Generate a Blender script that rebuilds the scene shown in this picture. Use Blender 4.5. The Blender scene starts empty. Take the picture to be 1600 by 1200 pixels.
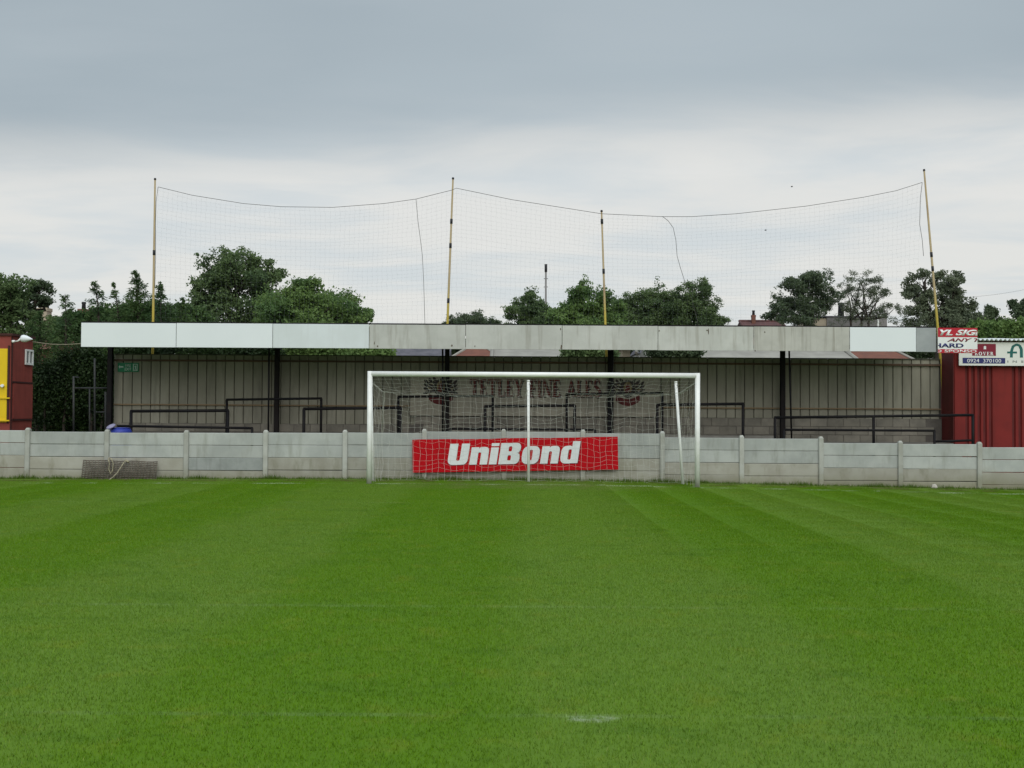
import bpy, bmesh, math, random
from mathutils import Vector, Matrix
from mathutils.geometry import tessellate_polygon
random.seed(7)
R = math.radians
scene = bpy.context.scene
COL = scene.collection

# ------------------------------------------------------------------ camera
FPX, CAMZ = 1788.0, 1.60          # focal length in pixels of a 1600 px wide picture, eye height in metres
PITCH = math.atan(47.0 / FPX); ROLL = 0.006
fw = Vector((0, math.cos(PITCH), math.sin(PITCH)))
up0 = Vector((0, -math.sin(PITCH), math.cos(PITCH)))
rt = Vector((1, 0, 0)) * math.cos(ROLL) + up0 * math.sin(ROLL)
up = up0 * math.cos(ROLL) - Vector((1, 0, 0)) * math.sin(ROLL)
cam = bpy.data.cameras.new('camera'); cam.sensor_width = 36.0
cam.lens = 36.0 * FPX / 1600.0; cam.clip_start = 0.1; cam.clip_end = 5000
camo = bpy.data.objects.new('camera', cam); COL.objects.link(camo)
camo.matrix_world = Matrix(((rt.x, up.x, -fw.x, 0), (rt.y, up.y, -fw.y, 0), (rt.z, up.z, -fw.z, CAMZ), (0, 0, 0, 1)))
scene.camera = camo
scene.view_settings.view_transform = 'Standard'; scene.view_settings.look = 'None'
scene.view_settings.exposure = 0.35; scene.view_settings.gamma = 1.0
scene.cycles.use_denoising = True
scene.cycles.max_bounces = 6; scene.cycles.diffuse_bounces = 3; scene.cycles.transparent_max_bounces = 8
scene.cycles.sample_clamp_indirect = 4.0

def at(px, py, Y):
    """world point seen at picture pixel (px, py) on the plane Y metres in front of the camera"""
    d = fw + rt * ((px - 800) / FPX) + up * ((600 - py) / FPX)
    return Vector((0, 0, CAMZ)) + d * (Y / d.y)

# ------------------------------------------------------------------ node helper
class NT:
    def __init__(s, tree): s.t = tree; s.l = tree.links
    def new(s, typ, **kw):
        n = s.t.nodes.new(typ)
        for k, v in kw.items(): setattr(n, k, v)
        return n
    def put(s, sock, v):
        if v is None: return
        if isinstance(v, bpy.types.NodeSocket): s.l.new(v, sock)
        else:
            if isinstance(v, (tuple, list)) and len(v) == 3 and sock.type == 'RGBA': v = (*v, 1)
            sock.default_value = v
    def m(s, op, a, b=None, c=None, clamp=False):
        n = s.new('ShaderNodeMath', operation=op, use_clamp=clamp)
        s.put(n.inputs[0], a); s.put(n.inputs[1], b); s.put(n.inputs[2], c)
        return n.outputs[0]
    def mix(s, f, a, b, blend='MIX'):
        n = s.new('ShaderNodeMix', data_type='RGBA', blend_type=blend, clamp_factor=True)
        s.put(n.inputs[0], f); s.put(n.inputs[6], a); s.put(n.inputs[7], b)
        return n.outputs[2]
    def noise(s, vec, scale, detail=3, rough=.55, dist=0):
        n = s.new('ShaderNodeTexNoise'); s.put(n.inputs['Vector'], vec)
        n.inputs['Scale'].default_value = scale; n.inputs['Detail'].default_value = detail
        n.inputs['Roughness'].default_value = rough; n.inputs['Distortion'].default_value = dist
        return n.outputs[0]
    def mapr(s, v, a, b, c=0., d=1., smooth=True):
        n = s.new('ShaderNodeMapRange', interpolation_type='SMOOTHSTEP' if smooth else 'LINEAR')
        s.put(n.inputs[0], v)
        for i, q in enumerate((a, b, c, d)): s.put(n.inputs[1 + i], q)
        return n.outputs[0]
    def scale(s, vec, sc):
        n = s.new('ShaderNodeVectorMath', operation='MULTIPLY'); s.put(n.inputs[0], vec); n.inputs[1].default_value = sc
        return n.outputs[0]

# ------------------------------------------------------------------ sky and sun
SUN_EL, SUN_AZ = 42.0, 172.0      # azimuth clockwise from +Y: behind the camera
w = bpy.data.worlds.new('World'); scene.world = w; w.use_nodes = True
t = NT(w.node_tree); w.node_tree.nodes.clear()
out = t.new('ShaderNodeOutputWorld'); bg = t.new('ShaderNodeBackground'); bg.inputs[1].default_value = 0.1
t.l.new(bg.outputs[0], out.inputs[0])
sky = t.new('ShaderNodeTexSky', sky_type='NISHITA', sun_disc=False)
sky.sun_elevation = R(SUN_EL); sky.sun_rotation = R(SUN_AZ); sky.air_density = 1.2; sky.dust_density = 2.0
tc = t.new('ShaderNodeTexCoord'); sep = t.new('ShaderNodeSeparateXYZ'); t.l.new(tc.outputs['Generated'], sep.inputs[0])
dx, dy, dz = sep.outputs
hl = t.m('SQRT', t.m('ADD', t.m('MULTIPLY', dx, dx), t.m('ADD', t.m('MULTIPLY', dy, dy), 1e-4)))
te = t.m('DIVIDE', dz, hl)                                   # tangent of the elevation
zz = t.m('ADD', t.m('MAXIMUM', dz, 0.0), 0.06)
cmb = t.new('ShaderNodeCombineXYZ'); t.put(cmb.inputs[0], t.m('DIVIDE', dx, zz)); t.put(cmb.inputs[1], t.m('DIVIDE', dy, zz))
plane = cmb.outputs[0]                                       # where the ray meets a flat cloud deck
n_big = t.noise(t.scale(plane, (.55, .9, 1)), 0.55, 4, .5, .3)
n_mid = t.noise(t.scale(plane, (.7, 1.0, 1)), 1.25, 5, .55, .4)
n_fin = t.noise(t.scale(plane, (.5, 1.0, 1)), 3.2, 5, .6, .3)
edge = t.m('ADD', t.m('ADD', te, -0.244), t.m('MULTIPLY', t.m('MINIMUM', dx, .1), -0.095))
edge = t.m('ADD', edge, t.m('MULTIPLY', t.m('ADD', n_mid, -.5), .042))
deck = t.mapr(edge, -0.046, 0.046)                            # the grey cloud sheet that lies overhead
low = t.mix(t.mapr(n_mid, .38, .66), (6.05, 6.04, 5.84), (5.1, 5.45, 5.6))     # bright broken cloud below it
low = t.mix(t.mapr(n_fin, .5, .75, 0, .4), low, (6.35, 6.3, 6.1))
hi = t.mix(t.mapr(n_big, .35, .65), (2.75, 3.24, 3.56), (3.4, 3.9, 4.2))
hi = t.mix(t.mapr(n_fin, .4, .75, 0, .22), hi, (3.7, 4.1, 4.35))
zen = t.mapr(dz, .3, 1.0, 1.0, 2.1)                            # an overcast sky brightens towards the zenith
hi = t.mix(1.0, hi, zen, 'MULTIPLY')
cloud = t.mix(deck, low, hi)
colr = t.mix(0.94, sky.outputs[0], cloud)
t.l.new(colr, bg.inputs[0])
sl = bpy.data.lights.new('sun', 'SUN'); sl.energy = 1.5; sl.angle = R(60); sl.color = (1, .97, .92)
so = bpy.data.objects.new('sun', sl); COL.objects.link(so)
sd = Vector((math.sin(R(SUN_AZ)) * math.cos(R(SUN_EL)), math.cos(R(SUN_AZ)) * math.cos(R(SUN_EL)), math.sin(R(SUN_EL))))
so.rotation_euler = sd.to_track_quat('Z', 'Y').to_euler(); so.location = sd * 60

# ------------------------------------------------------------------ materials
def material(name, col, col2=None, rough=.7, scale=3.0, amount=1.0, bump=0.0, bscale=40., metal=0., spec=.3, stretch=(1, 1, 1),
             rand=0.0, streak=None, streak_amt=.5, streak_scale=(9, 9, .5), dirt=None, dirt_z=(0, .4), dirt_amt=.7, lo=.35, hi=.65):
    """painted / weathered surface: two tones by noise, a shade per piece, streaks of grime and splash dirt"""
    mt = bpy.data.materials.new(name); mt.use_nodes = True
    n = NT(mt.node_tree); b = mt.node_tree.nodes['Principled BSDF']
    g = n.new('ShaderNodeNewGeometry'); P = g.outputs['Position']
    c = n.mix(0, col, col)
    if col2: c = n.mix(n.mapr(n.noise(n.scale(P, stretch), scale, 5, .6), lo, hi, 0, amount), col, col2)
    if streak:
        c = n.mix(n.mapr(n.noise(n.scale(P, streak_scale), 1., 4, .6), .5, .74, 0, streak_amt), c, streak)
    if dirt:
        sp = n.new('ShaderNodeSeparateXYZ'); n.l.new(P, sp.inputs[0])
        zz = n.m('ADD', sp.outputs[2], n.m('MULTIPLY', n.m('ADD', n.noise(P, 4., 4), -.5), .5))
        c = n.mix(n.mapr(zz, dirt_z[1], dirt_z[0], 0, dirt_amt), c, dirt)
    if rand:
        oi = n.new('ShaderNodeObjectInfo')
        hsv = n.new('ShaderNodeHueSaturation'); n.l.new(c, hsv.inputs['Color'])
        n.put(hsv.inputs['Value'], n.mapr(oi.outputs['Random'], 0, 1, 1 - rand, 1 + rand, False)); c = hsv.outputs[0]
    n.put(b.inputs['Base Color'], c)
    b.inputs['Roughness'].default_value = rough; b.inputs['Metallic'].default_value = metal
    b.inputs['Specular IOR Level'].default_value = spec
    if bump:
        bp = n.new('ShaderNodeBump'); bp.inputs['Strength'].default_value = bump; bp.inputs['Distance'].default_value = .01
        n.put(bp.inputs['Height'], n.noise(P, bscale, 5, .6)); n.l.new(bp.outputs[0], b.inputs['Normal'])
    return mt

def leaf_material(name, c1, c2, c3):
    mt = bpy.data.materials.new(name); mt.use_nodes = True
    n = NT(mt.node_tree); b = mt.node_tree.nodes['Principled BSDF']
    g = n.new('ShaderNodeNewGeometry'); rnd = g.outputs['Random Per Island']
    c = n.mix(rnd, c1, c2)
    c = n.mix(n.mapr(n.noise(g.outputs['Position'], .9, 3), .42, .68), c, c3)
    n.put(b.inputs['Base Color'], c); b.inputs['Roughness'].default_value = .6; b.inputs['Specular IOR Level'].default_value = .25
    tr = n.new('ShaderNodeBsdfTranslucent'); n.put(tr.inputs[0], c)
    ms = n.new('ShaderNodeMixShader'); ms.inputs[0].default_value = .38
    o = mt.node_tree.nodes['Material Output']
    n.l.new(b.outputs[0], ms.inputs[1]); n.l.new(tr.outputs[0], ms.inputs[2]); n.l.new(ms.outputs[0], o.inputs[0])
    return mt

def turf_material(name, blade):
    """mown turf: mowing bands, patchy growth, worn chalk lines that lie on the grass itself"""
    mt = bpy.data.materials.new(name); mt.use_nodes = True
    n = NT(mt.node_tree); b = mt.node_tree.nodes['Principled BSDF']
    g = n.new('ShaderNodeNewGeometry'); P = g.outputs['Position']
    sp = n.new('ShaderNodeSeparateXYZ'); n.l.new(P, sp.inputs[0]); X, Y, Z = sp.outputs
    wob = n.m('MULTIPLY', n.m('ADD', n.noise(P, .35, 3), -.5), .9)
    ph = n.m('SINE', n.m('MULTIPLY', n.m('ADD', X, wob), 2 * math.pi / 4.25))
    band = n.mapr(ph, -.45, .45)
    nA = n.noise(P, .45, 4); nB = n.noise(P, 2.2, 5, .65); nC = n.noise(n.scale(P, (.55, 1, 1)), 9., 5, .7); nD = n.noise(n.scale(P, (.6, 1, 1)), 2.0, 5, .68, .6)
    dark = (.088, .188, .005); light = (.116, .208, .022)  # how mown blades catch the light, band by band, painted as two greens
    c = n.mix(n.m('MULTIPLY', band, .88), dark, light)
    c = n.mix(n.mapr(nA, .4, .66, 0, .3), c, (.108, .208, .006))
    c = n.mix(n.mapr(nB, .52, .75, 0, .6), c, (.156, .212, .014))
    c = n.mix(n.mapr(nC, .52, .76, 0, .5), c, (.056, .128, .007))
    c = n.mix(n.mapr(nD, .50, .72, 0, .45), c, (.050, .128, .006))
    # goalmouth wear
    wx = n.mapr(n.m('ABSOLUTE', n.m('ADD', X, -.5)), 4.2, 1.5); wy = n.mapr(n.m('ABSOLUTE', n.m('ADD', Y, -25.6)), 1.9, .2)
    c = n.mix(n.m('MULTIPLY', n.m('MULTIPLY', wx, wy), n.mapr(nB, .4, .6, .1, .55)), c, (.15, .17, .06))
    bare = n.m('MULTIPLY', n.mapr(n.m('ABSOLUTE', n.m('ADD', Y, -27.35)), .9, .25), n.mapr(nB, .42, .6, 0, .75))
    c = n.mix(bare, c, (.095, .085, .035))
    def line(c, y0, half, x0, x1, amt, lo, hi):
        a = n.mapr(n.m('ABSOLUTE', n.m('ADD', Y, -y0)), half * 1.25, half * .7)
        a = n.m('MULTIPLY', a, n.mapr(n.m('ABSOLUTE', n.m('ADD', X, -(x0 + x1) / 2)), (x1 - x0) / 2 + .1, (x1 - x0) / 2 - .1))
        a = n.m('MULTIPLY', a, n.mapr(n.noise(P, 1.6, 4, .7), lo, hi, 0, amt))
        return n.mix(a, c, (.62, .66, .56))
    c = line(c, 26.0, .06, -30, 30, .6, .40, .62)
    c = line(c, 20.5, .05, -8.7, 9.6, .08, .40, .7)
    c = line(c, 9.55, .05, -19.7, 20.6, .05, .34, .62)
    c = line(c, 6.12, .035, -9, 9, .045, .36, .62)
    r = n.m('SQRT', n.m('ADD', n.m('POWER', n.m('DIVIDE', n.m('ADD', X, -.43), .17), 2.), n.m('POWER', n.m('DIVIDE', n.m('ADD', Y, -6.06), .075), 2.)))
    c = n.mix(n.m('MULTIPLY', n.mapr(r, 1.3, .25), n.mapr(n.noise(P, 16., 4), .35, .68, .02, .36)), c, (.62, .66, .58))
    if blade:
        rnd = g.outputs['Random Per Island']
        hsv = n.new('ShaderNodeHueSaturation'); n.l.new(c, hsv.inputs['Color'])
        n.put(hsv.inputs['Value'], n.mapr(rnd, 0, 1, .78, 1.28, False)); c = hsv.outputs[0]
        c = n.mix(n.mapr(rnd, .965, .97, 0, .45, False), c, (.26, .25, .10))
    n.put(b.inputs['Base Color'], c); b.inputs['Roughness'].default_value = .75; b.inputs['Specular IOR Level'].default_value = .12
    if not blade:
        bp = n.new('ShaderNodeBump'); bp.inputs['Strength'].default_value = .6; bp.inputs['Distance'].default_value = .02
        n.put(bp.inputs['Height'], n.noise(P, 60, 4, .7)); n.l.new(bp.outputs[0], b.inputs['Normal'])
    return mt

M = {}
M['turf'] = turf_material('turf', False)
M['blade'] = turf_material('grass_blade', True)
M['rough_grass'] = leaf_material('rough_grass', (.07, .15, .012), (.13, .19, .03), (.09, .16, .016))
M['far_ground'] = material('far_ground', (.10, .11, .06), (.16, .15, .12), .95, .3)
M['concrete_grey'] = material('concrete_grey', (.40, .42, .40), (.33, .35, .335), .85, 1.6, bump=.3, bscale=45, rand=.07,
                              streak=(.24, .25, .215), streak_amt=.55, streak_scale=(5, 5, 1.0), dirt=(.30, .28, .21), dirt_z=(.05, .40), dirt_amt=.65)
M['concrete_buff'] = material('concrete_buff', (.36, .355, .31), (.30, .29, .245), .88, 2.0, bump=.35, bscale=45, rand=.08,
                              streak=(.20, .195, .14), streak_amt=.6, streak_scale=(4, 4, 1.5), dirt=(.19, .185, .11), dirt_z=(-.2, .26), dirt_amt=.8)
M['concrete_dark'] = material('concrete_dark', (.30, .32, .31), (.24, .26, .25), .88, 2.4, bump=.35, bscale=45, streak=(.2, .21, .2), streak_amt=.5)
M['concrete_post'] = material('concrete_post', (.41, .42, .39), (.34, .345, .31), .85, 3.0, bump=.3, bscale=50, rand=.07, dirt=(.22, .215, .14), dirt_z=(-.05, .32), dirt_amt=.7)
M['white_metal'] = material('white_metal', (.80, .81, .80), (.74, .75, .73), .35, 4.0, spec=.5)
M['post_white'] = material('post_white', (.80, .81, .80), (.72, .73, .71), .38, 4.0, spec=.5, streak=(.16, .15, .12), streak_amt=0, dirt=(.20, .18, .13), dirt_z=(-.12, .34), dirt_amt=.8)
M['cord'] = material('net_cord', (.62, .62, .58), (.45, .45, .42), .8, 6.0)
M['dark_cord'] = material('dark_cord', (.035, .035, .035), (.07, .065, .06), .8, 6.0)
M['net_dark'] = material('net_dark', (.16, .18, .19), None, .8)
M['black_tube'] = material('black_tube', (.008, .008, .010), (.013, .012, .012), .6, 3.0, spec=.12)
M['steel'] = material('black_steel', (.009, .009, .011), (.018, .015, .014), .7, 2.0, bump=.1, spec=.12)
M['cladding'] = material('cladding', (.275, .265, .21), (.215, .207, .16), .7, 1.1, rand=.09, stretch=(1, 1, .5), streak=(.13, .12, .095), streak_amt=.5, streak_scale=(6, 6, .8), bump=.1)
M['cladding_back'] = material('cladding_back', (.085, .082, .066), (.06, .058, .048), .9, 2.0)
M['block'] = material('block', (.215, .20, .165), (.165, .155, .13), .92, 3.0, bump=.5, bscale=60, rand=.15)
M['mortar'] = material('mortar', (.13, .12, .105), (.10, .09, .08), .95, 4.0, bump=.3)
M['terrace'] = material('terrace_concrete', (.20, .195, .175), (.14, .135, .12), .92, 1.5, bump=.3)
M['timber'] = material('timber', (.24, .175, .10), (.17, .12, .07), .8, 3.0, stretch=(.3, 3, 6), bump=.2)
M['timber_red'] = material('timber_red', (.13, .075, .045), (.08, .055, .04), .8, 3.0, stretch=(.3, 3, 6), bump=.2)
M['roof_sheet'] = material('roof_sheet', (.16, .165, .16), (.10, .10, .10), .8, 1.2, bump=.2)
M['board_white'] = material('board_white', (.72, .76, .79), (.70, .74, .77), .55, .8)
M['board_offwhite'] = material('board_offwhite', (.64, .69, .715), (.60, .645, .66), .6, 1.2, streak=(.5, .52, .52), streak_amt=.3)
M['board_worn'] = material('board_worn', (.51, .515, .49), (.44, .445, .42), .8, 1.4, bump=.15, rand=.05, streak=(.25, .235, .20), streak_amt=.5, streak_scale=(7, 7, .7))
M['board_stained'] = material('board_stained', (.47, .465, .43), (.39, .385, .355), .8, 1.4, bump=.15, streak=(.20, .185, .15), streak_amt=.65, streak_scale=(11, 11, .45))
M['board_grey'] = material('board_grey', (.33, .35, .36), (.28, .30, .31), .6, 2.0)
M['stain'] = material('rust_stain', (.10, .08, .06), (.16, .13, .10), .9, 8.0)
M['red_vinyl'] = material('red_vinyl', (.46, .006, .012), (.41, .005, .010), .65, 1.5, spec=.08)
M['red_dark'] = material('red_dark', (.16, .006, .014), None, .5)
M['print_white'] = material('print_white', (.72, .75, .76), (.66, .70, .71), .5, 2.5)
M['ad_board'] = material('ad_board', (.33, .31, .25), (.26, .245, .20), .75, 1.3, streak=(.17, .16, .13), streak_amt=.5, streak_scale=(5, 5, .9))
M['ad_maroon'] = material('ad_maroon', (.11, .017, .017), (.075, .014, .014), .7, 6.0)
M['ad_black'] = material('ad_black', (.022, .018, .018), (.04, .03, .03), .7, 6.0)
M['ad_gold'] = material('ad_gold', (.20, .15, .06), (.13, .10, .05), .7, 6.0)
M['exit_green'] = material('exit_green', (.010, .17, .075), None, .5)
M['exit_white'] = material('exit_white', (.42, .55, .48), None, .5)
M['sign_red'] = material('sign_red', (.42, .012, .028), None, .45)
M['sign_maroon'] = material('sign_maroon', (.20, .012, .03), None, .5)
M['sign_white'] = material('sign_white', (.76, .77, .77), (.70, .72, .72), .45, 2.0)
M['sign_cream'] = material('sign_cream', (.70, .71, .67), (.64, .65, .61), .5, 1.2)
M['sign_navy'] = material('sign_navy', (.025, .03, .13), None, .5)
M['sign_teal'] = material('sign_teal', (.012, .11, .10), None, .5)
M['sign_grey'] = material('sign_grey', (.18, .20, .20), None, .6)
M['red_steel'] = material('red_steel', (.19, .024, .021), (.155, .021, .019), .7, 1.5, bump=.1, spec=.15, rand=.06, streak=(.10, .018, .015), streak_amt=.35)
M['red_shaded'] = material('red_shaded', (.12, .016, .015), (.09, .013, .012), .7, 2.0)  # darker copy of the shed red: shade on its side and grooves painted in
M['kiosk_red'] = material('kiosk_red', (.27, .062, .05), (.225, .054, .044), .65, 2.0, bump=.1, spec=.15, streak=(.09, .02, .017), streak_amt=.3)
M['kiosk_dark'] = material('kiosk_dark', (.05, .015, .013), None, .7)
M['yellow_paint'] = material('yellow_paint', (.72, .50, .012), (.66, .45, .012), .5, 2.0)
M['glass'] = material('window_glass', (.07, .08, .08), None, .08, spec=.6)
M['blue_plastic'] = material('blue_plastic', (.030, .05, .30), (.024, .04, .24), .45, 3.0)
M['lilac_plastic'] = material('lilac_plastic', (.25, .24, .36), None, .5)
M['railing_steel'] = material('railing_steel', (.03, .034, .036), (.05, .052, .05), .6, 3.0)
M['mat_steel'] = material('mat_steel', (.085, .072, .058), (.14, .12, .095), .85, 14., bump=.2)
M['rope'] = material('rope', (.34, .31, .22), (.20, .18, .13), .9, 20.)
M['bark'] = material('bark', (.055, .045, .035), (.035, .03, .024), .95, 6.0, bump=.5, bscale=20)
M['brick_far'] = material('far_brick', (.20, .085, .06), (.15, .07, .05), .9, 2.0)
M['render_cream'] = material('render_cream', (.42, .36, .27), (.36, .31, .24), .9, 1.0)
M['render_grey'] = material('render_grey', (.22, .21, .205), (.17, .165, .16), .9, 1.0)
M['tile_red'] = material('tile_red', (.18, .075, .052), (.14, .062, .046), .85, 1.5, stretch=(1, 1, 3))
M['roof_plum'] = material('roof_plum', (.115, .052, .050), (.085, .042, .042), .85, 1.5)
M['slate'] = material('slate', (.12, .115, .135), (.08, .08, .095), .8, 1.5)
M['asbestos'] = material('asbestos', (.32, .31, .275), (.25, .24, .215), .9, .8)
M['dark_pot'] = material('dark_pot', (.03, .03, .034), None, .8)
M['rubble'] = material('rubble', (.45, .43, .38), (.36, .34, .3), .9, 8., bump=.3)
M['bird'] = material('bird_feathers', (.03, .03, .03), None, .8)
LEAF = {
 'lime': leaf_material('leaf_lime', (0.124, 0.207, 0.057), (0.177, 0.267, 0.081), (0.094, 0.168, 0.055)),
 'oak': leaf_material('leaf_oak', (0.101, 0.161, 0.060), (0.153, 0.216, 0.086), (0.080, 0.131, 0.055)),
 'dark': leaf_material('leaf_dark', (0.080, 0.120, 0.062), (0.118, 0.159, 0.083), (0.066, 0.099, 0.055)),
 'grey': leaf_material('leaf_grey', (0.130, 0.161, 0.096), (0.177, 0.209, 0.127), (0.101, 0.129, 0.083)),
 'conifer': leaf_material('leaf_conifer', (0.059, 0.115, 0.036), (0.101, 0.168, 0.049), (0.042, 0.085, 0.031)),
 'undergrowth': leaf_material('leaf_undergrowth_shaded', (.018, .038, .012), (.034, .062, .016), (.012, .026, .010)),  # inner foliage, darkened further: shade below the conifers put into the leaf colour
}

# ------------------------------------------------------------------ mesh builder
class MB:
    def __init__(s): s.v = []; s.f = []
    def poly(s, pts):
        b = len(s.v); s.v += [tuple(p) for p in pts]; s.f.append(tuple(range(b, b + len(pts)))); return s
    def box(s, x0, x1, y0, y1, z0, z1, bev=0.0):
        if bev:
            return s.bevbox(x0, x1, y0, y1, z0, z1, bev)
        b = len(s.v)
        s.v += [(x, y, z) for z in (z0, z1) for y in (y0, y1) for x in (x0, x1)]
        for q in ((0, 2, 3, 1), (4, 5, 7, 6), (0, 1, 5, 4), (2, 6, 7, 3), (0, 4, 6, 2), (1, 3, 7, 5)):
            s.f.append(tuple(b + i for i in q))
        return s
    def bevbox(s, x0, x1, y0, y1, z0, z1, e):
        """box whose front (-Y) face has chamfered edges"""
        b = len(s.v)
        s.v += [(x0 + e, y0, z0 + e), (x1 - e, y0, z0 + e), (x1 - e, y0, z1 - e), (x0 + e, y0, z1 - e),
                (x0, y0 + e, z0), (x1, y0 + e, z0), (x1, y0 + e, z1), (x0, y0 + e, z1),
                (x0, y1, z0), (x1, y1, z0), (x1, y1, z1), (x0, y1, z1)]
        for q in ((0, 1, 2, 3), (4, 5, 1, 0), (5, 6, 2, 1), (6, 7, 3, 2), (7, 4, 0, 3), (8, 9, 5, 4), (9, 10, 6, 5), (10, 11, 7, 6), (11, 8, 4, 7), (11, 10, 9, 8)):
            s.f.append(tuple(b + i for i in q))
        return s
    def tube(s, pts, r, n=8, cap=True):
        pts = [Vector(p) for p in pts]; rs = r if isinstance(r, (list, tuple)) else [r] * len(pts)
        b = len(s.v); ref = None
        for i, p in enumerate(pts):
            d = (pts[min(i + 1, len(pts) - 1)] - pts[max(i - 1, 0)])
            d = d.normalized() if d.length > 1e-9 else Vector((0, 0, 1))
            if ref is None:
                ref = d.orthogonal().normalized()
            ref = (ref - d * ref.dot(d)); ref = ref.normalized() if ref.length > 1e-6 else d.orthogonal().normalized()
            o = d.cross(ref)
            for k in range(n):
                a = 2 * math.pi * k / n
                s.v.append(tuple(p + (ref * math.cos(a) + o * math.sin(a)) * rs[i]))
        for i in range(len(pts) - 1):
            for k in range(n):
                k2 = (k + 1) % n
                s.f.append((b + i * n + k, b + i * n + k2, b + (i + 1) * n + k2, b + (i + 1) * n + k))
        if cap:
            s.f.append(tuple(b + k for k in reversed(range(n)))); e = b + (len(pts) - 1) * n
            s.f.append(tuple(e + k for k in range(n)))
        return s
    def lathe(s, c, prof, axis='Z', n=16):
        b = len(s.v)
        for (r, h) in prof:
            for k in range(n):
                a = 2 * math.pi * k / n; u, v_ = r * math.cos(a), r * math.sin(a)
                p = {'Z': (u, v_, h), 'X': (h, u, v_), 'Y': (u, h, v_)}[axis]
                s.v.append((c[0] + p[0], c[1] + p[1], c[2] + p[2]))
        for i in range(len(prof) - 1):
            for k in range(n):
                k2 = (k + 1) % n
                s.f.append((b + i * n + k, b + i * n + k2, b + (i + 1) * n + k2, b + (i + 1) * n + k))
        s.f.append(tuple(b + k for k in reversed(range(n)))); e = b + (len(prof) - 1) * n
        s.f.append(tuple(e + k for k in range(n)))
        return s
    def strand(s, a, b_, r):
        """three-sided cord between two points"""
        a = Vector(a); b_ = Vector(b_); d = b_ - a
        if d.length < 1e-6: return s
        d.normalize(); o = d.orthogonal().normalized(); p = d.cross(o); k = len(s.v)
        for q in (a, b_):
            for i in range(3):
                an = 2.0944 * i; s.v.append(tuple(q + (o * math.cos(an) + p * math.sin(an)) * r))
        s.f += [(k, k + 1, k + 4, k + 3), (k + 1, k + 2, k + 5, k + 4), (k + 2, k, k + 3, k + 5)]
        return s
    def flat(s, rings, place, depth=0.004):
        """filled outline with holes, given a thickness; rings are 2-D, place maps (u, v, d) to the world"""
        tris = tessellate_polygon([[Vector((u, v, 0)) for u, v in r] for r in rings])
        allp = [q for r in rings for q in r]; b = len(s.v)
        s.v += [tuple(place(u, v, depth)) for u, v in allp] + [tuple(place(u, v, 0)) for u, v in allp]
        m = len(allp)
        for tr in tris: s.f.append(tuple(b + i for i in tr))
        k = 0
        for r in rings:
            L = len(r)
            for i in range(L):
                j = (i + 1) % L
                s.f.append((b + k + i, b + k + j, b + m + k + j, b + m + k + i))
            k += L
        return s
    def mesh(s, name, mat, smooth=False):
        me = bpy.data.meshes.new(name); me.from_pydata(s.v, [], s.f); me.update()
        if smooth: me.polygons.foreach_set('use_smooth', [True] * len(me.polygons))
        me.materials.append(M[mat] if isinstance(mat, str) else mat)
        return me
    def build(s, name, mat, parent=None, smooth=False, recalc=True):
        me = s.mesh(name, mat, smooth)
        if recalc:
            bm = bmesh.new(); bm.from_mesh(me); bmesh.ops.recalc_face_normals(bm, faces=bm.faces); bm.to_mesh(me); bm.free()
        return link(name, me, parent)

def link(name, data, parent=None, loc=None):
    o = bpy.data.objects.new(name, data); COL.objects.link(o)
    if parent is not None:
        o.parent = parent
        if parent.type == 'EMPTY' or parent.location.length: o.location = -root_loc(parent)
    if loc is not None: o.location = loc
    return o
def root_loc(p):
    v = Vector((0, 0, 0))
    while p is not None: v += p.location; p = p.parent
    return v
def tag(o, label, cat, group=None, kind=None):
    o['label'] = label; o['category'] = cat
    if group: o['group'] = group
    if kind: o['kind'] = kind
    return o
def thing(name, label, cat, loc, group=None):
    o = bpy.data.objects.new(name, None); COL.objects.link(o); o.location = loc; o.empty_display_size = .3
    return tag(o, label, cat, group)
def structure(o): o['kind'] = 'structure'; return o

def gz(x, y):
    """height of the turf: it falls away a little towards the right-hand touchline"""
    sm = min(1., max(0., (y - 7) / 19.)); sm = sm * sm * (3 - 2 * sm)
    return -(0.0155 * min(12., max(0., x - 1.5)) + .005 * min(10., max(0., -x - 4))) * sm

# ------------------------------------------------------------------ ground, pitch, grass
g = MB(); g.poly([(-1500, -600, -.32), (1500, -600, -.32), (1500, 2500, -.32), (-1500, 2500, -.32)])
structure(g.build('ground', 'far_ground', recalc=False))
p = MB(); NX, NY = 81, 60
for j in range(NY):
    for i in range(NX):
        x = -40 + 80 * i / (NX - 1); y = -12 + 40.1 * j / (NY - 1); p.v.append((x, y, gz(x, y)))
for j in range(NY - 1):
    for i in range(NX - 1): a = j * NX + i; p.f.append((a, a + 1, a + 1 + NX, a + NX))
structure(p.build('pitch', 'turf', smooth=True, recalc=False))

def blade_patch(seed, count, size, h0, h1, wd, lean):
    rd = random.Random(seed); m = MB()
    for _ in range(count):
        x = rd.uniform(-size / 2, size / 2); y = rd.uniform(-size / 2, size / 2); h = rd.uniform(h0, h1)
        a = rd.uniform(0, math.pi); wx, wy = math.cos(a) * wd / 2, math.sin(a) * wd / 2
        lx = rd.gauss(0, .4) * h; ly = (lean + rd.gauss(0, .45)) * h; b = len(m.v)
        m.v += [(x - wx, y - wy, -.004), (x + wx, y + wy, -.004), (x + lx, y + ly, h)]; m.f.append((b, b + 1, b + 2))
    return m
PS = 1.0625
protos = bpy.data.collections.new('grass_patches')       # not part of the scene: only the geometry nodes below read it
for k in range(4):
    me = blade_patch(100 + k, 5600, PS, .010, .023, .0056, .0).mesh('grass_blades', 'blade')
    protos.objects.link(bpy.data.objects.new('grass_patch', me))
pts = []; rot = []
rdp = random.Random(3)
j = 0; y = 3.4
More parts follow.
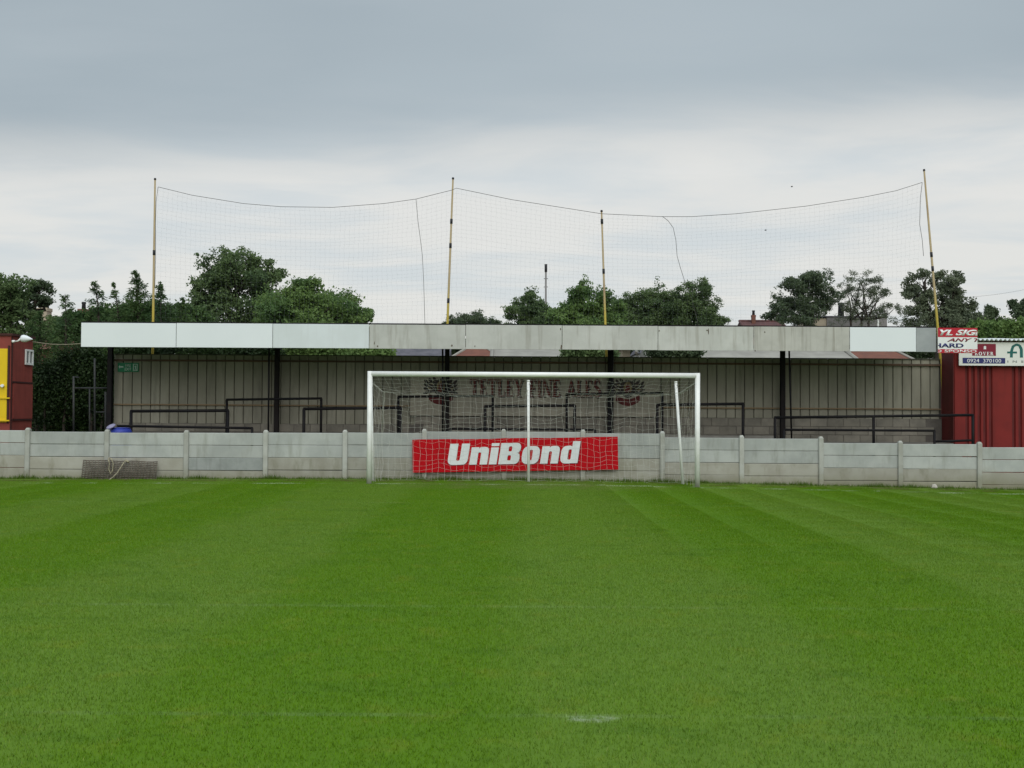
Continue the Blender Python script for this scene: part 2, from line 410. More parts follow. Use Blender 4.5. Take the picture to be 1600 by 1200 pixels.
while y < 27.6:
    half = .447 * y + 4.0; i0 = int(-half / PS) - 1
    for i in range(i0, -i0 + 1):
        x = (i + .5) * PS
        if -half < x < half:
            pts.append((x, y, gz(x, y))); rot.append(rdp.randrange(4) * math.pi / 2)
    y += PS
me = bpy.data.meshes.new('grass'); me.from_pydata(pts, [], [])
at_r = me.attributes.new('turn', 'FLOAT', 'POINT'); at_r.data.foreach_set('value', rot)
grass = link('grass', me); tag(grass, 'short mown green grass blades covering the football pitch', 'grass', kind='stuff')
ng = bpy.data.node_groups.new('grass_scatter', 'GeometryNodeTree')
ng.interface.new_socket('Geometry', in_out='INPUT', socket_type='NodeSocketGeometry')
ng.interface.new_socket('Geometry', in_out='OUTPUT', socket_type='NodeSocketGeometry')
gi = ng.nodes.new('NodeGroupInput'); go = ng.nodes.new('NodeGroupOutput')
ip = ng.nodes.new('GeometryNodeInstanceOnPoints'); ci = ng.nodes.new('GeometryNodeCollectionInfo')
ci.inputs[0].default_value = protos; ci.inputs['Separate Children'].default_value = True
na = ng.nodes.new('GeometryNodeInputNamedAttribute'); na.data_type = 'FLOAT'; na.inputs[0].default_value = 'turn'
cx = ng.nodes.new('ShaderNodeCombineXYZ'); ri = ng.nodes.new('FunctionNodeRandomValue'); ri.data_type = 'INT'
for s_ in ri.inputs:
    if s_.type == 'INT' and s_.name == 'Min': s_.default_value = 0
    if s_.type == 'INT' and s_.name == 'Max': s_.default_value = 3
L = ng.links.new
L(gi.outputs[0], ip.inputs['Points']); L(ci.outputs[0], ip.inputs['Instance']); ip.inputs['Pick Instance'].default_value = True
L([o for o in ri.outputs if o.type == 'INT'][0], ip.inputs['Instance Index'])
L([o for o in na.outputs if o.type == 'VALUE'][0], cx.inputs[2]); L(cx.outputs[0], ip.inputs['Rotation'])
L(ip.outputs[0], go.inputs[0])
md = grass.modifiers.new('scatter', 'NODES'); md.node_group = ng

rg = MB(); rd = random.Random(11)
for _ in range(26000):
    x = rd.uniform(-15.5, 15.5); dd = abs(rd.gauss(0, .16)); y = 27.90 - dd
    clump = (.5 + .5 * math.sin(x * 2.1 + 1.3 * math.sin(x * .9))) * (.6 + .4 * math.sin(x * 7.3)); h = rd.uniform(.03, .10 + .13 * clump * rd.random()) * max(.35, 1 - dd * 1.6)
    if rd.random() > .35 + .65 * clump: continue
    a = rd.uniform(0, math.pi); wv = .006; z = gz(x, y) - .005; b = len(rg.v)
    rg.v += [(x - wv * math.cos(a), y - wv * math.sin(a), z), (x + wv * math.cos(a), y + wv * math.sin(a), z), (x + rd.gauss(0, .35) * h, y + rd.gauss(-.15, .35) * h, z + h)]
    rg.f.append((b, b + 1, b + 2))
tag(rg.build('rough_grass', 'rough_grass', recalc=False), 'longer unmown grass along the foot of the concrete wall', 'grass', kind='stuff')

# ------------------------------------------------------------------ concrete perimeter wall
YW = 27.94; SW = FPX / YW; BAY = 123.75 / SW
tops = {-3: 1.13, -2: 1.13, -1: 1.134, 0: 1.106, 1: 1.09, 2: 1.10, 3: 1.115, 4: 1.13, 5: 1.165, 6: 1.172, 7: 1.145, 8: 1.056, 9: 1.04, 10: .944, 11: .93, 12: .86, 13: .84, 14: .80}
X0 = (45 - 800) / SW
wall = thing('concrete_wall', 'low grey precast concrete panel wall running behind the goal across the whole ground', 'wall', (0, YW, 0))
panel_cache = {}
def shared_box(key, dims, mat, bev=.006):
    if key not in panel_cache:
        panel_cache[key] = MB().box(*dims, bev).mesh('piece', mat)
    return panel_cache[key]
rd = random.Random(5)
PH = .305
for k in range(-3, 15):
    xl = X0 + k * BAY; zt = tops[k]
    for q in range(4):
        if q == 3 and k % 2: matn = 'concrete_buff'
        else: matn = ['concrete_grey', 'concrete_grey', 'concrete_buff', 'concrete_buff'][q]
        if k == 2 and q == 2: matn = 'concrete_dark'
        if k in (6, 7) and q == 2: matn = 'concrete_buff'
        me = shared_box(('panel', matn), (.03, BAY - .03, 0, .05, .004, PH - .004), matn, .009)
        o = link('panel', me, wall); o.location = Vector((xl, rd.uniform(-.006, .006), zt - PH * (q + 1)))
        o.rotation_euler = (rd.gauss(0, .003), rd.gauss(0, .0022), 0)
for k in range(-3, 16):
    xl = X0 + k * BAY; zt = max(tops[min(14, max(-3, k))], tops[min(14, max(-3, k - 1))]) + .05
    if 'post' not in panel_cache:
        m = MB(); hw = .058
        m.box(-hw, hw, -.055, .075, -1.5, -.03, .012)
        a = [(-hw + .006, -.05, -.03), (hw - .006, -.05, -.03), (hw - .006, .07, -.03), (-hw + .006, .07, -.03)]; c = [(-.03, -.02, .012), (.03, -.02, .012), (.03, .04, .012), (-.03, .04, .012)]
        b = len(m.v); m.v += a + c
        for i in range(4): m.f.append((b + i, b + (i + 1) % 4, b + 4 + (i + 1) % 4, b + 4 + i))
        m.f.append((b + 4, b + 5, b + 6, b + 7)); panel_cache['post'] = m.mesh('post', 'concrete_post')
    o = link('post', panel_cache['post'], wall); o.location = Vector((xl, 0, zt)); o.rotation_euler = (rd.gauss(0, .006), rd.gauss(0, .005), 0)

# lump of rubble at the foot of the wall
q = at(1460, 758, 27.78); m = MB(); rr = random.Random(2)
m.lathe((0, 0, 0), [(.045, 0), (.075, .03), (.06, .075), (.02, .10)], n=7)
m.v = [(a * rr.uniform(.8, 1.3), b * rr.uniform(.8, 1.2), c * rr.uniform(.85, 1.2)) for a, b, c in m.v]
o = m.build('rubble_lump', 'rubble'); o.location = (q.x, q.y, gz(q.x, q.y) - .01)
tag(o, 'small pale lump of rubble on the grass at the wall foot', 'rubble')

# ------------------------------------------------------------------ goal
YG = 26.0; SG = FPX / YG
GXL, GXR = (578 - 800) / SG, (1090 - 800) / SG; GH = 2.44; PR = .058
goal = thing('goal', 'white metal football goal with a sagging net', 'goal', (.5 * (GXL + GXR), YG, 0))
for gx in (GXL, GXR):
    MB().tube([(gx, YG, gz(gx, YG) - .25), (gx, YG, GH + 2 * PR)], PR, 16).build('goalpost', 'post_white', goal, True)
MB().tube([(GXL + PR * .6, YG, GH + PR), (GXR - PR * .6, YG, GH + PR)], PR, 16).build('crossbar', 'white_metal', goal, True)
m = MB(); CW, NT_, NB = 48, 8, 16
def lerp(a, b, f): return a + (b - a) * f
nl, nr = GXL + .20, GXR - .26
rdn = random.Random(21)
jit = [[(rdn.gauss(0, .010), rdn.gauss(0, .012)) for _ in range(NT_ + NB + 2)] for _ in range(CW + 1)]
def net_pt(i, j):
    u = i / CW; sag = .12 * math.sin(math.pi * u) + .05 * math.sin(6 * math.pi * u) ** 2 - .05 * math.exp(-((u - .49) / .1) ** 2)
    xf = lerp(GXL, GXR, u); xb = lerp(nl, nr, u); zb = 2.10 - sag * .8
    jx, jz = jit[i][j]
    if j <= NT_:
        f = j / NT_; x = lerp(xf, xb, f); yy = lerp(YG + .05, YG + 1.05, f); z = lerp(GH + .02, zb, f) - .10 * math.sin(math.pi * f)
        if j == 0: return Vector((x, yy, z))
    else:
        f = (j - NT_) / NB; x = lerp(xb, lerp(GXL + .1, GXR - .1, u), f * .6); yy = YG + 1.05 + .22 * f + .10 * math.sin(math.pi * f) * math.sin(9 * u)
        z = lerp(zb, gz(x, yy) + .01, f) + .035 * math.sin(u * 55 + j * .5) * math.sin(math.pi * f) ** .5 + .03 * math.sin(u * 23 + j)
        z = max(z, gz(x, yy) + .005)
    return Vector((x + jx, yy, z + jz))
G = [[net_pt(i, j) for j in range(NT_ + NB + 1)] for i in range(CW + 1)]
RS = .0022
for i in range(CW + 1):
    for j in range(NT_ + NB + 1):
        if j < NT_ + NB: m.strand(G[i][j], G[i][j + 1], RS)
        if i < CW and j > 0: m.strand(G[i][j], G[i + 1][j], RS)
for side, gx in ((0, GXL), (CW, GXR)):
    back = [G[side][j] for j in range(NT_, NT_ + NB + 1)]; SD = 7
    rows = []
    for j, bpnt in enumerate(back):
        f = j / NB; fz = lerp(GH, gz(gx, YG) + .02, f); row = []
        for s_ in range(SD + 1):
            fr = s_ / SD; row.append(Vector((lerp(gx, bpnt.x, fr) + .02 * math.sin(j + s_ * 2), lerp(YG + .05, bpnt.y, fr), lerp(fz, bpnt.z, fr) - .05 * math.sin(math.pi * fr))))
        rows.append(row)
    for j in range(NB + 1):
        for s_ in range(SD + 1):
            if s_ < SD: m.strand(rows[j][s_], rows[j][s_ + 1], RS)
            if j < NB: m.strand(rows[j][s_], rows[j + 1][s_], RS)
m.build('net', 'cord', goal, recalc=False)
for pts_ in ([(GXL + .03, YG + .03, 2.30), (nl, YG + 1.05, 2.10), (nl - .05, YG + 1.2, 1.15)], [(GXR - .05, YG + .05, 2.33), (nr, YG + 1.05, 2.12)],
             [tuple(G[23][NT_]), tuple(at(829, 598, 27.1))]):
    MB().tube(pts_, .007, 6).build('edge_cord', 'cord', goal, True)
def pole(px0, py0, px1, py1, Y, r, label):
    a = at(px0, py0, Y); b = at(px1, py1, Y); a.z = gz(a.x, a.y); e = thing('net_pole', label, 'net pole', a)
    MB().tube([a - (b - a).normalized() * .2, b], r, 12).build('shaft', 'white_metal', e, True)
    MB().tube([b, b + (b - a).normalized() * .03], [r * 1.25, r * 1.1], 12).build('cap', 'white_metal', e, True)
    d = MB(); d.tube([b + Vector((0, -.01, -.05)), b + Vector((.03, -.05, -.06)), b + Vector((.05, -.02, -.09))], .006, 6).build('hook', 'dark_cord', e, True)
pole(826, 754, 825.5, 596, 27.1, .034, 'upright white net pole behind the middle of the goal')
pole(1067, 755, 1056, 598, 27.1, .034, 'white net pole leaning inwards beside the right goalpost')
pole(583, 754, 579.5, 600, 27.1, .034, 'white net pole standing close behind the left goalpost')

# ------------------------------------------------------------------ lettering
def rounded(pts, n=6):
    """polygon whose third coordinate is the corner radius"""
    out = []; L_ = len(pts)
    for i, (x, y, r) in enumerate(pts):
        if r <= 0: out.append((x, y)); continue
        p0 = Vector(pts[i - 1][:2]); p1 = Vector((x, y)); p2 = Vector(pts[(i + 1) % L_][:2])
        a = (p0 - p1).normalized(); b = (p2 - p1).normalized()
        for k in range(n + 1):
            f = k / n; q = (p1 + a * r) * (1 - f) ** 2 + p1 * 2 * f * (1 - f) + (p1 + b * r) * f ** 2; out.append((q.x, q.y))
    return out
def rect(x0, x1, y0, y1, r=0): return [(x0, y0, r), (x1, y0, r), (x1, y1, r), (x0, y1, r)]
FAT = {
 'U': (.98, [[rounded([(0, 1, 0), (0, 0, .28), (.96, 0, .28), (.96, 1, 0), (.57, 1, 0), (.57, .19, .09), (.40, .19, .09), (.40, 1, 0)])]]),
 'n': (.86, [[rounded([(0, 0, 0), (.36, 0, 0), (.36, .58, .07), (.50, .58, .07), (.50, 0, 0), (.86, 0, 0), (.86, .83, .22), (.40, .83, .10), (.36, .74, 0), (.36, .82, 0), (0, .82, 0)])]]),
 'i': (.37, [[rounded(rect(0, .37, 0, .80))], [rounded(rect(0, .37, .86, 1.0))]]),
 'B': (1.0, [[rounded([(0, 0, 0), (.98, 0, .26), (.98, .50, .20), (.90, .53, .04), (.98, .56, .2), (.98, 1.0, .24), (0, 1, 0)]), rounded(rect(.40, .56, .17, .42, .06)), rounded(rect(.40, .56, .60, .84, .06))]]),
 'o': (.84, [[rounded(rect(0, .84, -.01, .84, .33)), rounded(rect(.345, .495, .17, .66, .07))]]),
 'd': (.86, [[rounded([(0, -.01, .3), (.50, -.01, 0), (.50, 0, 0), (.86, 0, 0), (.86, 1.04, 0), (.50, 1.04, 0), (.50, .80, 0), (.42, .83, .05), (0, .83, .3)]), rounded(rect(.345, .495, .17, .66, .07))]]),
}
def serif_glyphs():
    w_, t_, s_ = .22, .07, .08
    def bar(x0, x1, y0, y1): return [[(x0, y0), (x1, y0), (x1, y1), (x0, y1)]]
    def stem(x, h0=0, h1=1): return [bar(x, x + w_, h0, h1), bar(x - s_, x + w_ + s_, h0, h0 + t_), bar(x - s_, x + w_ + s_, h1 - t_, h1)]
    D = {}
    D['T'] = (.86, [bar(.32, .54, 0, .93), bar(.22, .64, 0, t_), bar(0, .86, .92, 1), bar(0, .07, .72, .92), bar(.79, .86, .72, .92)])
    E = stem(.08) + [bar(.30, .70, 0, .08), bar(.30, .68, .92, 1), bar(.30, .52, .47, .54), bar(.63, .70, .08, .28), bar(.61, .68, .74, .92), bar(.47, .52, .38, .62)]
    D['E'] = (.74, E)
    D['L'] = (.72, stem(.08) + [bar(.30, .68, 0, .08), bar(.61, .68, .08, .32)])
    D['F'] = (.70, stem(.08) + [bar(.30, .66, .92, 1), bar(.30, .50, .47, .54), bar(.59, .66, .72, .92), bar(.45, .50, .38, .62)])
    D['I'] = (.42, stem(.10))
    D['N'] = (.92, [bar(.10, .18, 0, 1), bar(.72, .80, 0, 1), [[(.06, 1), (.30, 1), (.80, .02), (.72, 0), (.62, 0)]], bar(0, .28, 0, t_), bar(.62, .92, .93, 1)])
    D['Y'] = (.86, [bar(.32, .54, 0, .48), bar(.22, .64, 0, t_), [[(.04, 1), (.28, 1), (.54, .48), (.34, .44)]], [[(.72, 1), (.80, 1), (.54, .44), (.44, .48)]], bar(0, .36, .93, 1), bar(.60, .88, .93, 1)])
    D['A'] = (.92, [[[(.42, 1), (.52, 1), (.86, 0), (.62, 0)]], [[(.42, 1), (.48, .86), (.18, 0), (.09, 0)]], bar(.22, .66, .28, .35), bar(0, .28, 0, t_), bar(.54, .94, 0, t_)])
    sp = []
    cs = [(.62, .80), (.55, .93), (.38, .99), (.20, .93), (.13, .76), (.22, .61), (.42, .50), (.60, .38), (.64, .22), (.54, .07), (.36, .01), (.18, .06), (.09, .22)]
    ws = [.03, .05, .05, .07, .10, .11, .12, .11, .10, .07, .05, .05, .03]
    D['S'] = (.74, stroke(cs, ws) + [bar(.60, .66, .70, .98), bar(.06, .12, .02, .30)])
    oc = [(.46 + .36 * math.cos(a * math.pi / 10), .5 + .45 * math.sin(a * math.pi / 10)) for a in range(21)]
    D['O'] = (.94, stroke(oc, [.05 + .07 * abs(math.cos(a * math.pi / 10)) for a in range(21)]))
    D['V'] = (.88, [[[(.06, 1), (.30, 1), (.52, .10), (.40, 0)]], [[(.72, 1), (.80, 1), (.48, 0), (.40, .0)]], bar(0, .36, .93, 1), bar(.60, .9, .93, 1)])
    rc = [(.30, .96), (.52, .94), (.62, .76), (.52, .56), (.30, .52)]
    D['R'] = (.86, stem(.08) + stroke(rc, [.04, .06, .10, .06, .04]) + [[[(.34, .52), (.54, .52), (.88, 0), (.66, 0)]]])
    return D
def stroke(pts, ws):
    out = []
    for i in range(len(pts) - 1):
        a, b = Vector(pts[i]), Vector(pts[i + 1]); d = (b - a).normalized(); nn = Vector((-d.y, d.x)); a2 = a - d * .01; b2 = b + d * .01
        out.append([[tuple(a2 + nn * ws[i]), tuple(b2 + nn * ws[i + 1]), tuple(b2 - nn * ws[i + 1]), tuple(a2 - nn * ws[i])]])
    return out
SERIF = serif_glyphs()
def lettering(text, font, gap=.08, space=.5):
    """list of outlines and total width, cap height 1"""
    x = 0; res = []
    for ch in text:
        if ch == ' ': x += space; continue
        wd, polys = font[ch]
        for rings in polys: res.append([[(u + x, v) for u, v in r] for r in rings])
        x += wd + gap
    return res, x - gap
def write(mb, text, font, place, u0, u1, v0, v1, gap=.08, space=.5, shear=0., depth=.004):
    polys, wd = lettering(text, font, gap, space)
    for k_, rings in enumerate(polys):
        rr_ = [[(u0 + (u1 - u0) * u / wd + shear * v * (v1 - v0), v0 + v * (v1 - v0)) for u, v in r] for r in rings]
        mb.flat(rr_, place, depth + .00006 * k_)
    return mb
def plain_text(name, text, mat, parent, place_m, u0, u1, v0, v1, bold=0., shear=0., clip=None, depth=.003):
    """Blender's own sans-serif face fitted to a rectangle of the board; place_m maps board (u, v, d) to the world"""
    cu = bpy.data.curves.new(name, 'FONT'); cu.body = text; cu.size = 1; cu.offset = bold; cu.shear = shear; cu.resolution_u = 3; cu.extrude = .0
    tmp = bpy.data.objects.new(name, cu); me = bpy.data.meshes.new_from_object(tmp)
    bpy.data.objects.remove(tmp); bpy.data.curves.remove(cu)
    vs = [v.co.copy() for v in me.vertices]
    ax, bx = min(v.x for v in vs), max(v.x for v in vs); ay, by = min(v.y for v in vs), max(v.y for v in vs)
    for v in me.vertices:
        v.co = (u0 + (v.co.x - ax) / (bx - ax) * (u1 - u0), v0 + (v.co.y - ay) / (by - ay) * (v1 - v0), 0)
    bm = bmesh.new(); bm.from_mesh(me)
    if clip:
        for co, no in (((clip[0], 0, 0), (-1, 0, 0)), ((clip[1], 0, 0), (1, 0, 0)), ((0, clip[2], 0), (0, -1, 0)), ((0, clip[3], 0), (0, 1, 0))):
            bmesh.ops.bisect_plane(bm, geom=bm.verts[:] + bm.edges[:] + bm.faces[:], plane_co=co, plane_no=no, clear_outer=True)
    ex = bmesh.ops.extrude_face_region(bm, geom=bm.faces[:])
    for v in [e for e in ex['geom'] if isinstance(e, bmesh.types.BMVert)]: v.co.z = depth
    for v in bm.verts: v.co = place_m(v.co.x, v.co.y, v.co.z)
    bmesh.ops.recalc_face_normals(bm, faces=bm.faces); bm.to_mesh(me); bm.free()
    me.materials.clear(); me.materials.append(M[mat])
    return link(name, me, parent)

# ------------------------------------------------------------------ red sponsor board on the wall
YB = 27.84
c_tl, c_tr, c_bl, c_br = at(644.5, 687.6, YB), at(966, 682, YB), at(645, 738.3, YB), at(966, 733.6, YB)
ex_ = (c_br - c_bl); BWD = ex_.length; ex_.normalize(); BHT = .5 * ((c_tl - c_bl).length + (c_tr - c_br).length)
ez_ = Vector((-ex_.z, 0, ex_.x))
def on_board(u, v, d): return c_bl + ex_ * u + ez_ * v + Vector((0, -d, 0))
banner = thing('sponsor_board', 'long red board lettered UniBond in white, hung on the wall behind the goal', 'board', tuple(c_bl + ex_ * BWD / 2))
m = MB(); NS = 28
for i in range(NS + 1):
    u = BWD * i / NS; wob = .006 * math.sin(u * 3.1) + .003 * math.sin(u * 9)
    for v, d in ((0, 0), (BHT, 0), (BHT, .014), (0, .014)): m.v.append(tuple(on_board(u, v + (wob if v else -wob * .5), d)))
for i in range(NS):
    a = 4 * i
    for k in range(4): m.f.append((a + k, a + (k + 1) % 4, a + 4 + (k + 1) % 4, a + 4 + k))
m.f += [(0, 1, 2, 3), (4 * NS + 3, 4 * NS + 2, 4 * NS + 1, 4 * NS)]
m.build('panel', 'red_vinyl', banner)
sc = BWD / 321.5
def on_face(u, v, d): return on_board(u, v, .0155 + d)
u0, u1 = (698.5 - 644.8) * sc, (908 - 644.8) * sc; v0, v1 = 11.0 * sc, 44.0 * sc
SH = .17
write(MB(), 'UniBond', FAT, lambda u, v, d: on_face(u + .010, v - .010, d - .0012), u0 - .012, u1 - SH * (v1 - v0) + .012, v0 - .010, v1 + .012, gap=.085, shear=SH, depth=.0020).build('letter_shadow', 'red_dark', banner)
write(MB(), 'UniBond', FAT, on_face, u0, u1 - SH * (v1 - v0), v0, v1, gap=.085, shear=SH, depth=.004).build('lettering', 'print_white', banner)

# ------------------------------------------------------------------ steel drag mat against the wall
a0, a1 = at(125, 748, 27.62), at(242, 749, 27.62); mx0, mx1 = a0.x, a1.x
matx = thing('drag_mat', 'rusty steel mesh drag mat leaning on the concrete wall', 'drag mat', ((mx0 + mx1) / 2, 27.65, 0))
zb = gz(mx0, 27.6); HM = .46
def mat_pt(x, v): return Vector((x, 27.70 + v * .25, zb + v - .03 * (x - mx0) / (mx1 - mx0) * (v / HM) + .008 * math.sin(x * 9 + v * 5)))
for k in range(11):
    v = .02 + (HM - .03) * k / 10
    MB().tube([mat_pt(mx0 + (mx1 - mx0) * i / 14, v) for i in range(15)], .0135, 6).build('mesh_bar', 'mat_steel', matx, True)
for k in range(25):
    x = mx0 + .01 + (mx1 - mx0 - .02) * k / 24
    MB().tube([mat_pt(x, .01) - Vector((0, .012, 0)), mat_pt(x, HM - .01) - Vector((0, .012, 0))], .010, 6).build('mesh_link', 'mat_steel', matx, True)
e = thing('tow_rope', 'frayed pale tow rope looped over the steel drag mat', 'rope', tuple(at(185, 745, 27.4)))
def rope(pxs, Y0, Y1, r, nm): MB().tube([at(x, y, Y0 + (Y1 - Y0) * i / (len(pxs) - 1)) for i, (x, y) in enumerate(pxs)], r, 6).build(nm, 'rope', e, True)
rope([(169, 716), (171, 724), (170, 733), (173, 741), (176, 735), (177, 724), (174, 717), (170, 715)], 27.72, 27.74, .016, 'loop')
rope([(170, 750), (176, 746), (183, 739), (189, 730), (194, 722), (199, 719)], 27.45, 27.74, .014, 'rope_end')
MB().tube([at(196, 719, 27.76), at(201, 722, 27.72)], [.03, .022], 8).build('knot', 'rope', e, True)

# ------------------------------------------------------------------ covered terrace (the stand)
YF, YP, YBW = 28.90, 31.08, 31.32
SF, SB = FPX / YF, FPX / YBW
stand = thing('covered_terrace', 'covered standing terrace with pale fascia boards and grey clad back wall', 'stand', (0, 30.0, 0))
XL, XR = -10.9, 11.75
rdw = random.Random(9)
back = MB().box(XL, XR, YBW + .035, YBW + .06, .0, 3.15).build('back_wall', 'cladding_back', stand)
def block_top(x): return 1.30 if x < -2.65 else 1.535
pit = .254; nst = int((XR - XL) / pit)
for i in range(nst + 1):
    x = XL + i * pit; wdt = min(pit, XR - x) - .008
    if wdt < .05: continue
    zb_ = block_top(x); key = ('strip', round(zb_, 3), round(wdt, 3))
    if key not in panel_cache:
        h = 3.165 - zb_; m = MB(); b = 0
        prof = [(0, .030), (.012, 0), (wdt * .5, -.005), (wdt - .012, 0), (wdt, .030)]
        for z in (0, h):
            for (u, d) in prof: m.v.append((u, d, z))
        for k in range(4): m.f.append((k, k + 1, k + 6, k + 5))
        m.f.append((0, 5, 9, 4)); m.f.append((0, 4, 3, 2, 1)); m.f.append((5, 6, 7, 8, 9))
        panel_cache[key] = m.mesh('cladding_sheet', 'cladding')
    o = link('cladding_sheet', panel_cache[key], back); o.location = Vector((x - stand.location.x, YBW - .001 - stand.location.y, zb_ + rdw.uniform(-.008, .008))) - back.location - Vector((0, 0, 0))
    o.location = Vector((x, YBW + rdw.uniform(-.003, .003), zb_ + rdw.uniform(-.006, .006)))
    o.location = o.location - root_loc(back)
# blockwork at the foot
MB().box(XL, -2.65, YBW - .052, YBW + .03, .3, 1.295).box(-2.645, XR, YBW - .052, YBW + .03, .3, 1.53).build('mortar_bed', 'mortar', back)
BL, BH = .45, .225
if True:
    me_b = MB().box(.005, BL - .005, 0, .03, .005, BH - .005, .008).mesh('block', 'block')
    for half, (xa, xb) in enumerate(((XL, -2.65), (-2.645, XR))):
        zt = (1.295, 1.53)[half]
        for c_ in range(3 if half else 2):
            z = zt - BH * (c_ + 1); x = xa + (BL / 2 if c_ % 2 else 0)
            while x + BL <= xb:
                o = link('block', me_b, back); o.location = Vector((x, YBW - .065 + rdw.uniform(-.004, .004), z)) - root_loc(back); x += BL
# timber rails on the cladding
for zr, hh, mt_ in ((2.985, .05, 'timber_red'), (1.785, .035, 'timber')):
    MB().box(XL + .02, XR - .02, YBW - .06, YBW - .008, zr, zr + hh).build('rail', mt_, stand)
MB().box(XL + .02, XR - .02, YBW - .03, YBW + .08, 3.16, 3.185).build('capping', 'cladding_back', stand)
# steel posts (H section) and thin pipes
post_px = (172, 432.5, 698.5, 953, 1223)
def hpost(x, y, z0, z1):
    m = MB(); m.box(x - .06, x + .06, y - .07, y - .058, z0, z1); m.box(x - .06, x + .06, y + .058, y + .07, z0, z1); m.box(x - .006, x + .006, y - .0575, y + .0575, z0, z1)
    return m
for px in post_px:
    x = (px - 800) / (FPX / YP); hpost(x, YP, .4, 3.70).build('post', 'steel', stand)
    m = MB(); m.v += [(x + sx * .04, y, z) for sx in (-1, 1) for (y, z) in ((YF + .1, 3.56), (YF + .1, 3.66), (YBW + .7, 3.86), (YBW + .7, 3.72), (YP + .07, 3.62))]
    m.f += [(0, 1, 2, 3, 4), (9, 8, 7, 6, 5)] + [(k, (k + 1) % 5, 5 + (k + 1) % 5, 5 + k) for k in range(5)]
    m.build('rafter', 'steel', stand)
for px, py0, px1 in ((420.5, 545, 419), (691.5, 545, 691.8), (957.5, 592, 957), (1232.5, 548, 1237)):
    a = at(px, 545, 30.0); b = at(px1, 690, 30.0); a.z = 3.62
    MB().tube([b, a], .024, 8).build('drainpipe', 'black_tube', stand, True)
# roof: corrugated sheets
m = MB(); nw = 300
for r_, (y, z) in enumerate(((YF + .03, 3.70), (YBW + 1.0, 3.93))):
    for i in range(nw + 1):
        x = XL - .0 + (10.74 - XL) * i / nw; m.v.append((x, y, z + .018 * math.sin(i * math.pi / 2)))
for i in range(nw): m.f.append((i, i + 1, nw + 2 + i, nw + 1 + i))
m.build('roof_sheet', 'roof_sheet', stand, True, recalc=False)
for y, z in ((YF + .25, 3.655), (30.3, 3.745), (YBW + .6, 3.84)):
    MB().box(XL + .02, 10.7, y, y + .06, z - .06, z + .0).build('purlin', 'steel', stand)
# fascia boards
fx = [125, 274, 425, 576, 727, 878, 1028, 1178, 1328, 1432, 1464]
fm = ['board_white', 'board_white', 'board_offwhite', 'board_worn', 'board_worn', 'board_worn', 'board_worn', 'board_stained', 'board_white', 'board_grey']
fl = ['clean white fascia board', 'clean white fascia board', 'off white fascia board', 'worn grey fascia board', 'worn grey fascia board', 'worn grey fascia board', 'worn grey fascia board', 'streaked stained fascia board', 'clean white fascia board', 'plain grey metal end fascia board']
for k in range(10):
    xa, xb = (fx[k] - 800) / SF, (fx[k + 1] - 800) / SF; dd = (.0, .004, .002, .0, .003, -.002, .002, .0, -.006, .01)[k]
    o = MB().box(xa + .006, xb - .006, YF + dd, YF + dd + .018, 3.235 + .002 * (k % 3), 3.845 + .003 * ((k * 2) % 3), .003).build('fascia_board', fm[k], stand)
    o['label'] = fl[k]
MB().box(XL + .01, 10.72, YF + .032, YF + .09, 3.30, 3.40).box(XL + .01, 10.72, YF + .032, YF + .09, 3.66, 3.76).build('fascia_batten', 'timber_red', stand)
for (px, py, w_, h_) in ((590, 541, 3, 3), (585, 536, 1.5, 5), (706, 540, 3, 4), (742, 541, 1.5, 3), (877, 543, 2.5, 8), (876, 514, 1.5, 4), (1107, 518, 1.5, 10), (1105, 516, 3.5, 2), (1195, 519, 2, 3), (1030, 517, 1.5, 3), (1180, 548, 1.5, 4)):
    q = at(px, py, YF - .004); m = MB(); rr = random.Random(int(px)); n_ = 9
    ring = [(q.x + w_ / SF / 2 * math.cos(2 * math.pi * i / n_) * rr.uniform(.6, 1.2), q.z + h_ / SF / 2 * math.sin(2 * math.pi * i / n_) * rr.uniform(.6, 1.2)) for i in range(n_)]
    m.flat([ring], lambda u, v, d: Vector((u, YF - .004 - d, v)), .002).build('rust_patch', 'stain', stand)
MB().box(XL - .02, 10.70, YF + .05, YF + .16, 3.84, 3.882).build('roof_edge', 'steel', stand)
# terrace steps
for (ya, yb, zt) in ((28.55, 29.10, .24), (29.10, 29.75, .52), (29.75, 30.32, .80), (30.32, YBW - .07, 1.06)):
    MB().box(XL - .3, 7.0, ya, yb - .002, -.3, zt).box(7.002, 11.7, ya, yb - .002, -.3, zt - .16).build('terrace_step', 'terrace', stand)

# crush barriers: (x0, x1, rail y left, rail y right, depth, uprights, label)
def barrier(x0, x1, y0, y1, Y, ups, rr_, label, low=None):
    a, b = at(x0, y0, Y), at(x1, y1, Y); e = thing('crush_barrier', label, 'crush barrier', ((a.x + b.x) / 2, Y, .6), 'black tubular crush barriers on the terrace')
    zf = .25 if Y < 29.5 else (.5 if Y < 30 else .78)
    MB().tube([a - Vector((rr_ * .5, 0, 0)), b + Vector((rr_ * .5, 0, 0))], rr_, 10).build('top_rail', 'black_tube', e, True)
    for u in ups:
        f = (u - x0) / (x1 - x0); q = a.lerp(b, f)
        MB().tube([(q.x, Y, zf), (q.x, Y, q.z)], rr_ * 1.02, 10).build('upright', 'black_tube', e, True)
    if low:
        c_, d_ = at(low[0], low[2], Y), at(low[1], low[3], Y)
        MB().tube([c_, d_], rr_ * .85, 10).build('lower_rail', 'black_tube', e, True)
barrier(184, 394, 665.5, 669, 29.2, (184, 394), .032, 'low black crush barrier above the blue drum at the left end of the terrace')
barrier(205, 356, 642.5, 641.5, 29.9, (205, 356), .040, 'long black crush barrier under the green exit sign')
